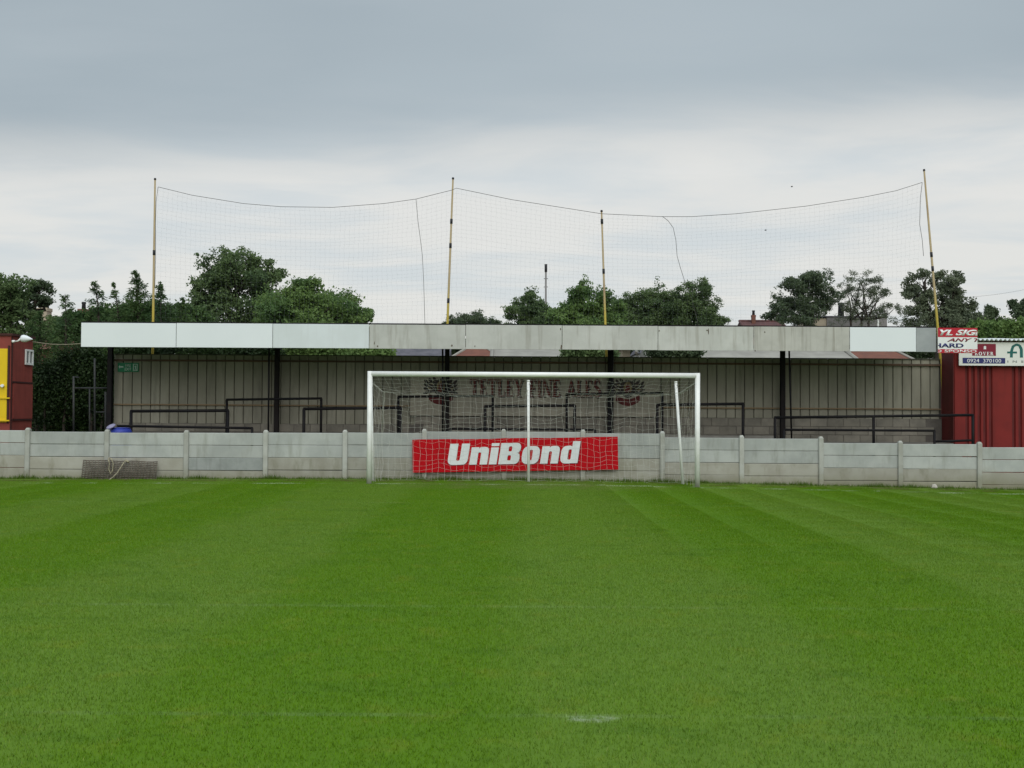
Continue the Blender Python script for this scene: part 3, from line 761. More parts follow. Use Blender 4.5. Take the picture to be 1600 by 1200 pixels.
barrier(354.5, 502, 624.5, 622.5, 30.5, (354.5, 502), .032, 'tall black crush barrier crossing the post left of the goal')
barrier(475, 626, 639, 637, 29.9, (475, 626), .040, 'black crush barrier passing behind the left goalpost')
barrier(622.5, 770, 620, 618.5, 30.5, (622.5, 770), .032, 'black crush barrier seen through the net below the left emblem')
barrier(758, 898, 635, 633.5, 29.9, (758, 898), .038, 'black crush barrier directly behind the central net pole')
barrier(885.5, 1035, 616, 614, 30.5, (885.5, 1035), .032, 'black crush barrier seen through the net below the right emblem')
barrier(1027, 1161, 632.5, 631, 29.9, (1027, 1161), .038, 'black crush barrier passing behind the right goalpost')
barrier(704, 930, 670, 671.5, 29.2, (704, 930), .030, 'low black crush barrier just above the red board')
barrier(1211, 1520, 652.5, 648.5, 29.6, (1211, 1365, 1520), .036, 'longest black crush barrier at the right end reaching the red shed', (1462, 1520, 690, 688))
barrier(1225, 1460, 671.5, 673, 29.2, (1225, 1460), .030, 'low black crush barrier beneath the longest one at the right')

# brewery board on the back wall
YA = 31.19
ta, tb = at(641, 588, YA), at(1031, 651, YA)
ad = thing('brewery_board', 'faded cream board lettered Tetley Fine Ales on the terrace back wall', 'board', ((ta.x + tb.x) / 2, YA, 2.0))
A0 = ta.x; AW = tb.x - ta.x; AZ0 = 1.545; AZ1 = 2.72
def on_ad(u, v, d): return Vector((u, YA - .002 - d, v))
for i in range(4): MB().box(A0 + AW * i / 4 + .002, A0 + AW * (i + 1) / 4 - .002, YA, YA + .02, AZ0, AZ1, .003).build('panel', 'ad_board', ad)
def adx(px): return at(px, 600, YA).x
def adz(px, py): return at(px, py, YA).z
l0, l1 = adx(734), adx(939); zb0, zt0 = adz(836, 620), adz(836, 593)
write(MB(), 'TETLEY FINE ALES', SERIF, lambda u, v, d: on_ad(u + .034, v - .026, d), l0, l1, zb0, zt0, gap=.05, space=.5, depth=.0008).build('letter_shadow', 'ad_black', ad)
write(MB(), 'TETLEY FINE ALES', SERIF, lambda u, v, d: on_ad(u, v, d + .0022), l0, l1, zb0, zt0, gap=.05, space=.5, depth=.002).build('lettering', 'ad_maroon', ad)
def emblem(cx, cz, s_, nm):
    m = MB(); P_ = lambda u, v, d: on_ad(cx + u * s_, cz + v * s_, d)
    m2 = MB(); m3 = MB()
    def leafy(mb, u, v, ang, ln, wd, k):
        ca, sa = math.cos(ang), math.sin(ang); ring = []
        for q_ in range(10):
            t_ = 2 * math.pi * q_ / 10; a_ = ln * .5 * math.cos(t_); b_ = wd * .5 * math.sin(t_) * (1 - .4 * math.cos(t_)); ring.append((u + a_ * ca - b_ * sa, v + a_ * sa + b_ * ca))
        mb.flat([ring], lambda x, y, d: P_(x, y, d), .0010 + .00007 * k)
    k = 0
    for sg in (-1, 1):
        for r_ in range(4):
            for q_ in range(3):
                leafy(m, sg * (.28 + q_ * .20), .28 + .17 * (r_ - 1) - .05 * q_, sg * (.25 + .2 * r_) * (1 if r_ else -1), .30, .13, k); k += 1
    m.flat([[(.34 * math.cos(2 * math.pi * i / 20), .25 + .42 * math.sin(2 * math.pi * i / 20)) for i in range(20)]], P_, .0040)
    m.build('emblem_wreath', 'ad_black', ad)
    m3.flat([[(.20 * math.cos(2 * math.pi * i / 16), .30 + .28 * math.sin(2 * math.pi * i / 16)) for i in range(16)]], P_, .0052)
    for i_, sg in enumerate((-1, 1)):
        for r_ in range(2): leafy(m3, sg * (.42 + .12 * r_), .42 - .2 * r_, sg * .3, .20, .05, 40 + i_ * 3 + r_)
    m3.build('emblem_detail', 'ad_gold', ad)
    m2.flat([rounded([(-.13, .05, .02), (.13, .05, .02), (.09, .42, .08), (-.03, .50, .05), (-.12, .36, .05)])], P_, .0064)
    rib = [(-.56 + 1.12 * i / 14, -.16 - .34 * math.cos((i / 14 - .5) * 2.4) + .12) for i in range(15)]
    m2.flat([[(x, y + .15) for x, y in rib] + [(x, y - .17) for x, y in reversed(rib)]], P_, .0058)
    m2.build('emblem_ribbon', 'ad_maroon', ad)
emblem(adx(689), adz(689, 614), .58, 'left'); emblem(adx(981), adz(981, 616), .58, 'right')

# green exit sign
ya_ = YBW - .02; q0, q1 = at(184, 581, ya_), at(217, 567, ya_)
ex = thing('exit_sign', 'small green fire exit sign at the left end of the terrace', 'exit sign', ((q0.x + q1.x) / 2, ya_, 2.8))
MB().box(q0.x, q1.x, ya_ - .012, ya_, q0.z, q1.z).build('plate', 'exit_green', ex)
ew, eh = q1.x - q0.x, q1.z - q0.z
def on_ex(u, v, d): return Vector((q0.x + u * ew, ya_ - .0135 - d, q0.z + v * eh))
m = MB(); m.flat([[(.04, .55), (.11, .75), (.11, .62), (.27, .62), (.27, .48), (.11, .48), (.11, .35)]], on_ex, .002)
m.flat([[(.73, .12), (.95, .12), (.95, .88), (.73, .88)], [(.77, .18), (.91, .18), (.91, .82), (.77, .82)]], on_ex, .002)
m.flat([[(.80, .20), (.84, .42), (.80, .62), (.85, .72), (.88, .60), (.87, .42), (.90, .20), (.87, .20), (.85, .36), (.82, .20)]], on_ex, .0025).build('pictogram', 'exit_white', ex)
plain_text('lettering', 'FIRE', 'exit_white', ex, on_ex, .36, .64, .55, .85, .02)
plain_text('lettering', 'EXIT', 'exit_white', ex, on_ex, .34, .66, .14, .46, .02)

# blue drum and lid at the end of the terrace
q = at(188, 672, 29.0)
dr = thing('blue_drum', 'blue plastic drum behind the wall at the left end of the terrace', 'drum', (q.x, 28.9, .24))
MB().lathe((q.x + .05, 28.85, .24), [(.26, 0), (.28, .03), (.28, .38), (.295, .42), (.28, .46), (.28, .80), (.295, .84), (.28, .88), (.25, .93)], n=20).build('barrel', 'blue_plastic', dr, True)
MB().lathe((q.x + .05, 28.85, 1.17), [(.24, 0), (.24, .03), (.05, .035)], n=20).build('lid', 'blue_plastic', dr, True)
q = at(177, 668, 28.75); m = MB(); m.lathe((0, 0, 0), [(.02, 0), (.11, .015), (.125, .035), (.11, .05), (.02, .075)], n=14)
o = m.build('tub_lid', 'lilac_plastic', None, True); o.location = (q.x, 28.62, q.z - .0); o.rotation_euler = (R(25), R(-20), 0)
tag(o, 'pale lilac tub lid tilted against the blue drum', 'lid')

# ------------------------------------------------------------------ signs at the right
s0, s1 = at(1465.5, 551.5, YF - .05), at(1527, 512.5, YF - .05)
sg = thing('cut_sign', 'cut down red and white sign reading YL SIG at the fascia end', 'sign', ((s0.x + s1.x) / 2, YF - .05, s0.z))
SWD, SHT = s1.x - s0.x, s1.z - s0.z
def on_sg(u, v, d): return Vector((s0.x + u * SWD, YF - .055 - d, s0.z + v * SHT))
def strip(mb, u0, u1, v0, v1, d=.002, f=on_sg): return mb.flat([[(u0, v0), (u1, v0), (u1, v1), (u0, v1)]], f, d)
MB().box(s0.x, s1.x, YF - .053, YF - .03, s0.z, s1.z).build('panel', 'sign_white', sg)
strip(MB(), 0, 1, .635, 1).build('band', 'sign_red', sg); strip(MB(), 0, 1, 0, .155).build('band', 'sign_red', sg)
up1 = lambda u, v, d: on_sg(u, v, d + .003)
CL = (0.005, .995, 0.01, .99)
plain_text('lettering', 'YL SIGN', 'sign_white', sg, up1, .04, 1.26, .69, .93, .045, .35, CL)
plain_text('lettering', 'ANY TIME', 'sign_maroon', sg, on_sg, .23, 1.48, .45, .59, .03, .35, CL)
plain_text('lettering', 'HARD', 'sign_navy', sg, on_sg, -.10, .65, .215, .385, .035, 0, CL)
plain_text('lettering', 'D SPONSOR', 'sign_white', sg, up1, -.05, 1.12, .02, .135, .02, 0, CL)

YR = 30.4; SR = FPX / YR
b0, b1 = at(1498.5, 571, YR - .14), at(1690, 535, YR - .14)
z0_, z1_ = at(1500, 571, YR - .14).z, at(1500, 534.5, YR - .14).z
hd = thing('shed_sign', 'long cream sign with phone number 0924 370100 on the red shed', 'sign', (b0.x + 1.5, YR - .14, z0_))
BW2 = b1.x - b0.x; PXU = 1.0 / 191.5
def on_hd(u, v, d): return Vector((b0.x + u * BW2, YR - .145 - d, z0_ + v * (z1_ - z0_)))
MB().box(b0.x, b1.x, YR - .143, YR - .115, z0_, z1_).build('panel', 'sign_cream', hd)
U = lambda px: (px - 1498.5) * PXU
strip(MB(), U(1519), U(1556), .42, .93, .002, on_hd).build('name_panel', 'sign_maroon', hd)
strip(MB(), U(1504), U(1570.5), .09, .33, .002, on_hd).build('number_panel', 'sign_navy', hd)
up2 = lambda u, v, d: on_hd(u, v, d + .003)
write(MB(), 'ROVER', SERIF, up2, U(1523), U(1552), .435, .585, gap=.22).build('lettering', 'sign_white', hd)
MB().flat([[(U(1536.5), .70), (U(1541), .70), (U(1540.3), .76), (U(1541), .80), (U(1539), .85), (U(1536.6), .80), (U(1537.4), .75)]], up2, .002).build('mark', 'sign_white', hd)
plain_text('lettering', '0924  370100', 'sign_white', hd, up2, U(1511), U(1564), .13, .285, .0)
m = MB()
for k_, rings in enumerate(stroke([(.12, 0), (.13, .45), (.22, .80), (.42, .95), (.62, .88), (.72, .6), (.73, 0)], [.085, .085, .08, .08, .085, .09, .09]) + stroke([(-.12, .36), (.45, .36)], [.07, .07])):
    m.flat([[(U(1577) + u * .135, .36 + v * .58) for u, v in r] for r in rings], on_hd, .002 + .0001 * k_)
m.build('lettering', 'sign_teal', hd)
plain_text('lettering', 'I  N  S  U  R', 'sign_grey', hd, on_hd, U(1574), U(1624), .14, .23, .01)
plain_text('lettering', 'RC', 'sign_teal', hd, on_hd, U(1604), U(1660), .36, .92, .03)

# red corrugated shed
XS = 11.75
shed = thing('red_shed', 'dark red corrugated steel shed at the right behind the wall', 'shed', (14.5, 31.5, -.2))
ZS = 3.62
MB().box(XS + .01, 18.3, YR + .05, 31.25, -.3, ZS - .02).build('body', 'red_shaded', shed)
grooves = [1509.5, 1519, 1528.5, 1537.5, 1546.5, 1582.5, 1592.5, 1602, 1611, 1620, 1656, 1666, 1676, 1685, 1722, 1733, 1744]
edges = [1491] + [v for g_ in grooves for v in (g_, g_ + 3.4)] + [1800]
for i in range(0, len(edges), 2):
    xa, xb = (edges[i] - 800) / SR, (edges[i + 1] - 800) / SR; xb = min(xb, 18.3); xa = max(xa, XS)
    if xb - xa < .02: continue
    m = MB(); e_ = .02
    m.v += [(xa, YR + .05, -.3), (xa + e_, YR, -.3), (xb - e_, YR, -.3), (xb, YR + .05, -.3), (xa, YR + .05, ZS), (xa + e_, YR, ZS), (xb - e_, YR, ZS), (xb, YR + .05, ZS)]
    m.f += [(0, 1, 5, 4), (1, 2, 6, 5), (2, 3, 7, 6), (4, 5, 6, 7), (3, 2, 1, 0)]
    m.build('wall_panel', 'red_steel', shed, recalc=False)
MB().box(XS + .9, 18.3, 31.252, 34.0, -.3, ZS - .5).build('rear_wall', 'red_shaded', shed)
MB().box(XS - .012, XS + .009, YR + .03, 31.25, -.3, ZS).build('wall_panel', 'red_shaded', shed)
m = MB(); nw = 230; x0_ = at(1500, 531, YR - .2).x
for (y, z) in ((YR - .24, ZS + .03), (31.4, ZS + .10), (31.4, ZS + .085), (YR - .24, ZS + .012)):
    for i in range(nw + 1):
        x = x0_ + (18.4 - x0_) * i / nw; m.v.append((x, y, z + .030 * math.sin(x * 2 * math.pi / .118)))
for r_ in range(4):
    for i in range(nw):
        a = r_ * (nw + 1) + i; b = ((r_ + 1) % 4) * (nw + 1) + i; m.f.append((a, a + 1, b + 1, b))
m.build('roof', 'board_offwhite', shed, True)
MB().box(x0_, 18.3, YR - .10, YR - .06, ZS - .10, ZS - .024).build('eaves_board', 'kiosk_dark', shed)

# ------------------------------------------------------------------ kiosk at the left
YK1, YK2 = 29.6, 30.95; XK = (16 - 800) / (FPX / YK1); ZK = 3.55
ks = thing('kiosk', 'dark red boxy kiosk with a yellow hatch at the left edge', 'kiosk', (XK - 1.4, 30.2, 0))
MB().box(XK - 3.0, XK, YK1, YK2, -.3, ZK).build('body', 'kiosk_red', ks)
MB().box(XK - 3.05, XK + .05, YK1 - .05, YK2 + .05, ZK + .002, ZK + .06).build('roof', 'kiosk_dark', ks)
def kz(py, Y): return at(30, py, Y).z
hx = at(12, 600, YK1).x
ht = MB().box(hx - .95, hx, YK1 - .05, YK1 - .003, kz(660, YK1), kz(545, YK1), .012).build('hatch', 'yellow_paint', ks)
MB().box(hx + .004, hx + .05, YK1 - .035, YK1 - .003, kz(661, YK1), kz(540, YK1)).build('hatch_frame', 'kiosk_dark', ks)
for py in (622, 657): MB().box(hx - .95, hx + .09, YK1 - .085, YK1 - .054, kz(py + 1.2, YK1), kz(py - .8, YK1)).build('bar', 'yellow_paint', ht)
MB().lathe((hx - .09, YK1 - .052, kz(603, YK1)), [(.03, 0), (.03, -.03), (.045, -.05), (.04, -.075)], 'Y', 10).box(hx - .2, hx - .06, YK1 - .115, YK1 - .095, kz(604, YK1), kz(602.3, YK1)).build('handle', 'white_metal', ht)
m = MB(); m.flat([[(.10 * math.cos(i / 16 * 6.283), .10 * math.sin(i / 16 * 6.283)) for i in range(16)], [(.05 * math.cos(i / 16 * 6.283), .05 * math.sin(i / 16 * 6.283)) for i in range(16)]], lambda u, v, d: Vector((hx - .56 + u, YK1 - .0515 - d, kz(560, YK1) + v)), .003).build('mark', 'kiosk_dark', ht)
# side face of the kiosk: raised panels, small window
def side(y0, y1, z0, z1, d, nm, mt_, par=ks):
    return MB().box(XK + .001, XK + d, y0, y1, z0, z1).build(nm, mt_, par)
side(YK1 + .14, YK2 - .02, kz(654, 30.3), kz(600, 30.3), .025, 'side_panel', 'kiosk_red')
side(YK1 + .06, YK2, kz(599, 30.3), kz(596.5, 30.3), .03, 'trim', 'kiosk_dark'); side(YK1 + .06, YK2, kz(657, 30.3), kz(654.5, 30.3), .03, 'trim', 'kiosk_dark')
side(YK1 + .02, YK1 + .07, .8, ZK - .02, .02, 'trim', 'kiosk_dark')
wy0, wy1 = YK1 + .82, YK1 + 1.30; wz0, wz1 = kz(570, 30.6), kz(546, 30.6)
wn = side(wy0 + .04, wy1 - .04, wz0 + .04, wz1 - .04, .012, 'window', 'glass')
for (a, b, c_, d_) in ((wy0, wy1, wz0, wz0 + .05), (wy0, wy1, wz1 - .05, wz1), (wy0, wy0 + .05, wz0 + .051, wz1 - .051), (wy1 - .05, wy1, wz0 + .051, wz1 - .051), ((wy0 + wy1) / 2 - .02, (wy0 + wy1) / 2 + .02, wz0 + .051, wz1 - .051)):
    MB().box(XK + .013, XK + .05, a, b, c_, d_).build('frame', 'white_metal', wn)
# floodlight on the kiosk
q = at(33, 531, 29.5)
fl_ = thing('floodlight', 'white cone shaped floodlight on top of the red kiosk', 'floodlight', tuple(q))
hub = at(33.5, 528.8, 29.45); tip = at(53, 530.2, 29.40)
ax = (tip - hub).normalized()
m = MB(); m.tube([hub, hub + ax * .015, hub + ax * .06, hub + ax * .14, hub + ax * .24, hub + ax * .315], [.05, .085, .098, .085, .042, .006], 14).build('shade', 'board_white', fl_, True)
MB().tube([at(22, 533.5, 29.6), at(28, 533, 29.5), hub], [.018, .018, .035], 8).build('arm', 'white_metal', fl_, True)
MB().tube([at(19, 533.5, 29.6), at(23, 533.5, 29.6)], .035, 8).build('bracket', 'white_metal', fl_, True)
m = MB(); a, b = at(49, 533.5, 30.8), at(126, 537, YF + .1)
m.tube([a.lerp(b, i / 10) - Vector((0, 0, .05 * math.sin(math.pi * i / 10))) for i in range(11)], .010, 6)
tag(m.build('overhead_cable', 'rope', None, True), 'thin pale cable strung from the red kiosk to the fascia', 'cable')
# open steel railing frame between kiosk and stand
e = thing('steel_railing', 'dark steel railing frame beside the conifers at the end of the terrace', 'railing', (-11.5, 31.0, .2))
def bar(p0, p1, Y, r=.022): MB().tube([at(*p0, Y), at(*p1, Y)], r, 8).build('bar', 'railing_steel', e, True)
bar((115, 688), (115, 588), 31.2, .028); bar((140, 688), (140, 607), 31.2); bar((148, 688), (148, 560), 31.2, .028)
bar((116, 606.5), (170, 606.5), 31.2, .022); bar((149, 644), (170, 644), 31.2, .018); bar((117, 589), (124, 590), 31.2, .016)
bar((165, 688), (165, 612), 31.2, .03)

# ------------------------------------------------------------------ tall yellow poles and ball-stop net
YN = 32.75
pole_mat = bpy.data.materials.new('pole_paint'); pole_mat.use_nodes = True
n = NT(pole_mat.node_tree); b = pole_mat.node_tree.nodes['Principled BSDF']
gm = n.new('ShaderNodeNewGeometry'); sp = n.new('ShaderNodeSeparateXYZ'); n.l.new(gm.outputs['Position'], sp.inputs[0])
nz = n.noise(n.scale(gm.outputs['Position'], (1, 1, .35)), 3., 4)
c = n.mix(n.mapr(n.m('ADD', sp.outputs[2], n.m('MULTIPLY', nz, 1.4)), 5.0, 6.2), (.44, .34, .04), (.36, .28, .15))
c = n.mix(n.mapr(nz, .55, .75, 0, .6), c, (.22, .13, .06)); n.put(b.inputs['Base Color'], c); b.inputs['Roughness'].default_value = .6
PL = [((238.5, 550), (242.3, 281), 'tall yellow net pole among the conifers at the left end', (395,)),
      ((699, 510), (707.8, 280), 'tall worn yellow net pole, second from the left', (346, 384, 470)),
      ((946, 510), (940, 331), 'shortest yellow net pole, third from the left', (346, 424)),
      ((1465, 510), (1444, 267), 'tall yellow net pole leaning left at the right end', (398, 420))]
for (p0, p1, lb, bands) in PL:
    a, b_ = at(*p0, YN), at(*p1, YN); d = b_ - a; base = a - d * ((a.z + .3) / d.z)
    e = thing('net_mast', lb, 'mast', tuple(base), 'yellow masts carrying the ball-stop net')
    MB().tube([base, base.lerp(b_, .5), b_], [.041, .036, .024], 10).build('shaft', pole_mat, e, True)
    for bp_ in bands:
        f = (p0[1] - bp_) / (p0[1] - p1[1]); q = a + d * f
        MB().tube([q - d.normalized() * .07, q + d.normalized() * .07], .038, 10).build('band', 'dark_pot', e, True)
    MB().tube([b_, b_ + d.normalized() * .05], [.036, .03], 8).build('cap', 'dark_pot', e, True)
top = [(247, 292), (300, 305), (380, 318), (440, 323), (520, 324), (600, 318), (650, 311), (706, 297), (713, 294), (800, 312), (870, 323), (940, 334), (1035, 338.5), (1080, 338.5), (1150, 334), (1260, 322), (1350, 308), (1400, 298), (1441, 285)]
def top_y(px):
    for (x0, y0), (x1, y1) in zip(top, top[1:]):
        if x0 <= px <= x1:
            return y0 + (y1 - y0) * (px - x0) / (x1 - x0)
    return top[-1][1]
YN2 = YN - .12
tn = thing('ball_stop_net', 'fine dark ball-stop net hung from a sagging cable between the yellow masts', 'net', (0, YN2, 3.9))
MB().tube([at(x, y, YN2) for x, y in top], .0065, 6).build('head_cable', 'dark_cord', tn, True)
m = MB(); cols = []; NCOL = 156; ZB = at(800, 512, YN2).z
for i in range(NCOL + 1):
    px = 247 + (1441 - 247) * i / NCOL; tp = at(px, top_y(px), YN2); col_ = []
    NR = 31
    for j in range(NR + 1):
        f = j / NR; z = tp.z + (ZB - tp.z) * f
        pull = -.10 * math.sin(math.pi * f) * math.exp(-((px - 1441) / 40.) ** 2) - .02 * math.sin(px * .02 + f * 4)
        col_.append(Vector((tp.x + pull + .012 * math.sin(j * 1.7 + i * .3), YN2 + .06 * math.sin(px * .013 + f * 3), z + .02 * math.sin(px * .03 + j))) if j else tp)
    cols.append(col_)
for i in range(NCOL + 1):
    for j in range(NR + 1):
        if j < NR: m.strand(cols[i][j], cols[i][j + 1], .0009)
        if i < NCOL and j: m.strand(cols[i][j], cols[i + 1][j], .0009)
m.build('mesh', 'net_dark', tn, recalc=False)
for pth in ([(650, 311), (653, 345), (657, 375), (660, 400), (662, 440), (664, 508)], [(1035, 338), (1044, 345), (1052, 356), (1056, 375), (1058, 400), (1063, 418), (1070, 440), (1082, 470), (1088, 495), (1092, 512)],
            [(1441, 285), (1438, 310), (1437, 350), (1441, 375), (1443, 400)], [(247, 292), (244, 315), (243, 350), (243, 400), (242, 450)]):
    MB().tube([at(x, y, YN2 - .03) for x, y in pth], .0065, 6).build('hanging_cord', 'dark_cord', tn, True)

# ------------------------------------------------------------------ houses and far things
def house(name, label, Y, px0, px1, eave, ridge, depth, wallm, roofm, hip=.0, chimneys=()):
    a, b = at(px0, eave, Y), at(px1, eave, Y); zr = at((px0 + px1) / 2, ridge, Y).z; ze = (a.z + b.z) / 2
    x0, x1 = a.x, b.x; y0, y1 = Y, Y + depth; e = thing(name, label, 'house', ((x0 + x1) / 2, Y, -.3))
    MB().box(x0 + .2, x1 - .2, y0 + .2, y1 - .2, -.32, ze).build('wall', wallm, e)
    ym = (y0 + y1) / 2; hx_ = (x1 - x0) * hip; m = MB()
    rv = [(x0, y0, ze), (x1, y0, ze), (x1, y1, ze), (x0, y1, ze), (x0 + hx_, ym, zr), (x1 - hx_, ym, zr)]
    m.v += rv; m.f += [(0, 1, 5, 4), (2, 3, 4, 5), (1, 2, 5), (3, 0, 4), (3, 2, 1, 0)]
    ro = m.build('roof', roofm, e)
    for (p_, q_) in ((0, 4), (1, 5), (4, 5)):
        MB().tube([Vector(rv[p_]) + Vector((0, 0, .03)), Vector(rv[q_]) + Vector((0, 0, .03))], .11, 6).build('ridge_tile', 'asbestos' if hip else roofm, ro)
    for (cpx, w_, ytop, ybot, cm, pots) in chimneys:
        q = at(cpx, ytop, Y + depth * .4); wv = w_ / (FPX / Y) / 2
        ch = MB().box(q.x - wv, q.x + wv, q.y, q.y + wv * 2.4, at(cpx, ybot, Y).z, q.z).box(q.x - wv * 1.12, q.x + wv * 1.12, q.y - wv * .12, q.y + wv * 2.52, q.z + .002, q.z + .16).build('chimney', cm, ro)
        for k in range(pots):
            xx = q.x + (k - (pots - 1) / 2) * wv * .9
            MB().lathe((xx, q.y + wv * 1.2, q.z + .16), [(.13, 0), (.11, .3), (.14, .34), (.12, .42)], n=8).build('chimney_pot', 'dark_pot', ch, True)
    return e
house('house', 'house with a red hipped tile roof seen under the fascia behind the left emblem', 95, 690, 796, 568, 536, 7, 'render_cream', 'tile_red', .42)
house('house', 'slate roofed house seen under the fascia left of the goal top', 85, 590, 700, 562, 538, 7, 'render_grey', 'slate', 0)
house('house', 'house with a dull red roof beside the slate roof under the fascia', 90, 636, 690, 559, 537, 6, 'render_cream', 'tile_red', .3)
house('garage_block', 'pale sheeted garage roof seen under the fascia above the brewery lettering', 60, 768, 884, 562, 538, 6, 'render_grey', 'asbestos', 0)
house('garage_block', 'pale sheeted garage roof seen under the fascia right of the goal', 62, 1016, 1345, 566, 538, 7, 'render_grey', 'asbestos', 0)
house('house', 'narrow cream house seen under the fascia by the right emblem', 75, 968, 990, 545, 528, 5, 'render_cream', 'slate', 0)
house('house', 'small white gabled house end seen under the fascia', 78, 994, 1014, 552, 534, 5, 'board_white', 'slate', .5)
house('house', 'house with an orange red hipped roof under the fascia at the right', 80, 1318, 1442, 569, 528, 8, 'render_cream', 'tile_red', .36)
house('house', 'brick house with a cream chimney hidden in the left trees', 52, 20, 96, 545, 520, 7, 'brick_far', 'tile_red', 0, ((65, 17, 486, 522, 'render_cream', 2),))
house('house', 'brick house with a slim chimney behind the conifers at the left', 62, 96, 152, 535, 508, 7, 'brick_far', 'slate', 0, ((128, 13, 487, 525, 'brick_far', 1),))
house('house', 'dark red roofed house above the fascia at the right', 97, 1168, 1235, 520, 497, 7, 'brick_far', 'roof_plum', 0, ((1178, 6, 495, 512, 'brick_far', 1),))
fb = thing('flat_roofed_building', 'flat roofed grey building among the trees above the fascia', 'building', tuple(at(1335, 520, 97)))
a, b = at(1292, 512, 96), at(1386, 496, 96)
MB().box(a.x, b.x, 96, 102, -.3, b.z).build('wall', 'render_grey', fb); MB().box(a.x - 1.0, a.x - .01, 96.1, 102, -.3, b.z - .1).build('wall', 'render_cream', fb)
MB().box(a.x - 1.05, b.x + .05, 95.95, 102.1, b.z + .002, b.z + .10).build('roof', 'slate', fb)
q = at(1314, 475, 98); MB().lathe((q.x, q.y, b.z + .1), [(.28, 0), (.24, q.z - b.z - .2), (.3, q.z - b.z - .15), (.26, q.z - b.z)], n=10).build('flue', 'dark_pot', fb, True)
q = at(1372, 499, 95.5); MB().tube([(q.x, q.y, q.z - 3), q], .07, 8).build('vent_pipe', 'sign_cream', fb, True)
q0_, q1_ = at(853, 520, 110), at(853, 416, 110)
e = thing('radio_mast', 'thin distant mast with a dark head rising behind the middle trees', 'mast', (q0_.x, 110, -.3))
MB().tube([(q0_.x, 110, -.3), q1_], [.14, .08], 8).build('shaft', 'render_grey', e, True)
MB().tube([q1_ - Vector((0, 0, .55)), q1_ + Vector((0, 0, .2))], .13, 8).build('head', 'dark_pot', e, True)
for dz_ in (1.2, 2.0): MB().tube([q1_ - Vector((.2, 0, dz_)), q1_ - Vector((-.2, 0, dz_))], .03, 6).build('cross_arm', 'dark_pot', e, True)
m = MB(); a, b = at(1505, 465, 60), at(1640, 444, 52)
m.tube([a.lerp(b, i / 8) - Vector((0, 0, .1 * math.sin(math.pi * i / 8))) for i in range(9)], .005, 5)
tag(m.build('telephone_wire', 'dark_cord', None, True), 'thin overhead wire crossing the sky at the right edge', 'wire')

# ------------------------------------------------------------------ trees
def leaf(m, p, size, rd, tilt=1.0, along=None):
    nrm = Vector((rd.gauss(0, 1), rd.gauss(0, 1), rd.gauss(.6, .8) * tilt)); nrm = nrm.normalized() if nrm.length > .01 else Vector((0, 0, 1))
    if along is not None:
        a = (along + Vector((rd.gauss(0, .45), rd.gauss(0, .45), rd.gauss(0, .45)))).normalized(); b = a.cross(nrm); b = b.normalized() if b.length > 1e-3 else a.orthogonal().normalized()
    else:
        a = nrm.orthogonal().normalized(); a.rotate(Matrix.Rotation(rd.uniform(0, 6.283), 3, nrm)); b = nrm.cross(a)
    l, w_ = size * rd.uniform(.7, 1.25), size * (rd.uniform(.18, .3) if along is not None else rd.uniform(.42, .7)); k = len(m.v)
    m.v += [tuple(p - a * l * .5), tuple(p + b * w_ * .5), tuple(p + a * l * .5), tuple(p - b * w_ * .5)]; m.f.append((k, k + 1, k + 2, k + 3))
def ball(rd, power=.5):
    v = Vector((rd.gauss(0, 1), rd.gauss(0, 1), rd.gauss(0, 1))); v = v.normalized() if v.length > 1e-6 else Vector((0, 0, 1))
    return v * rd.random() ** power
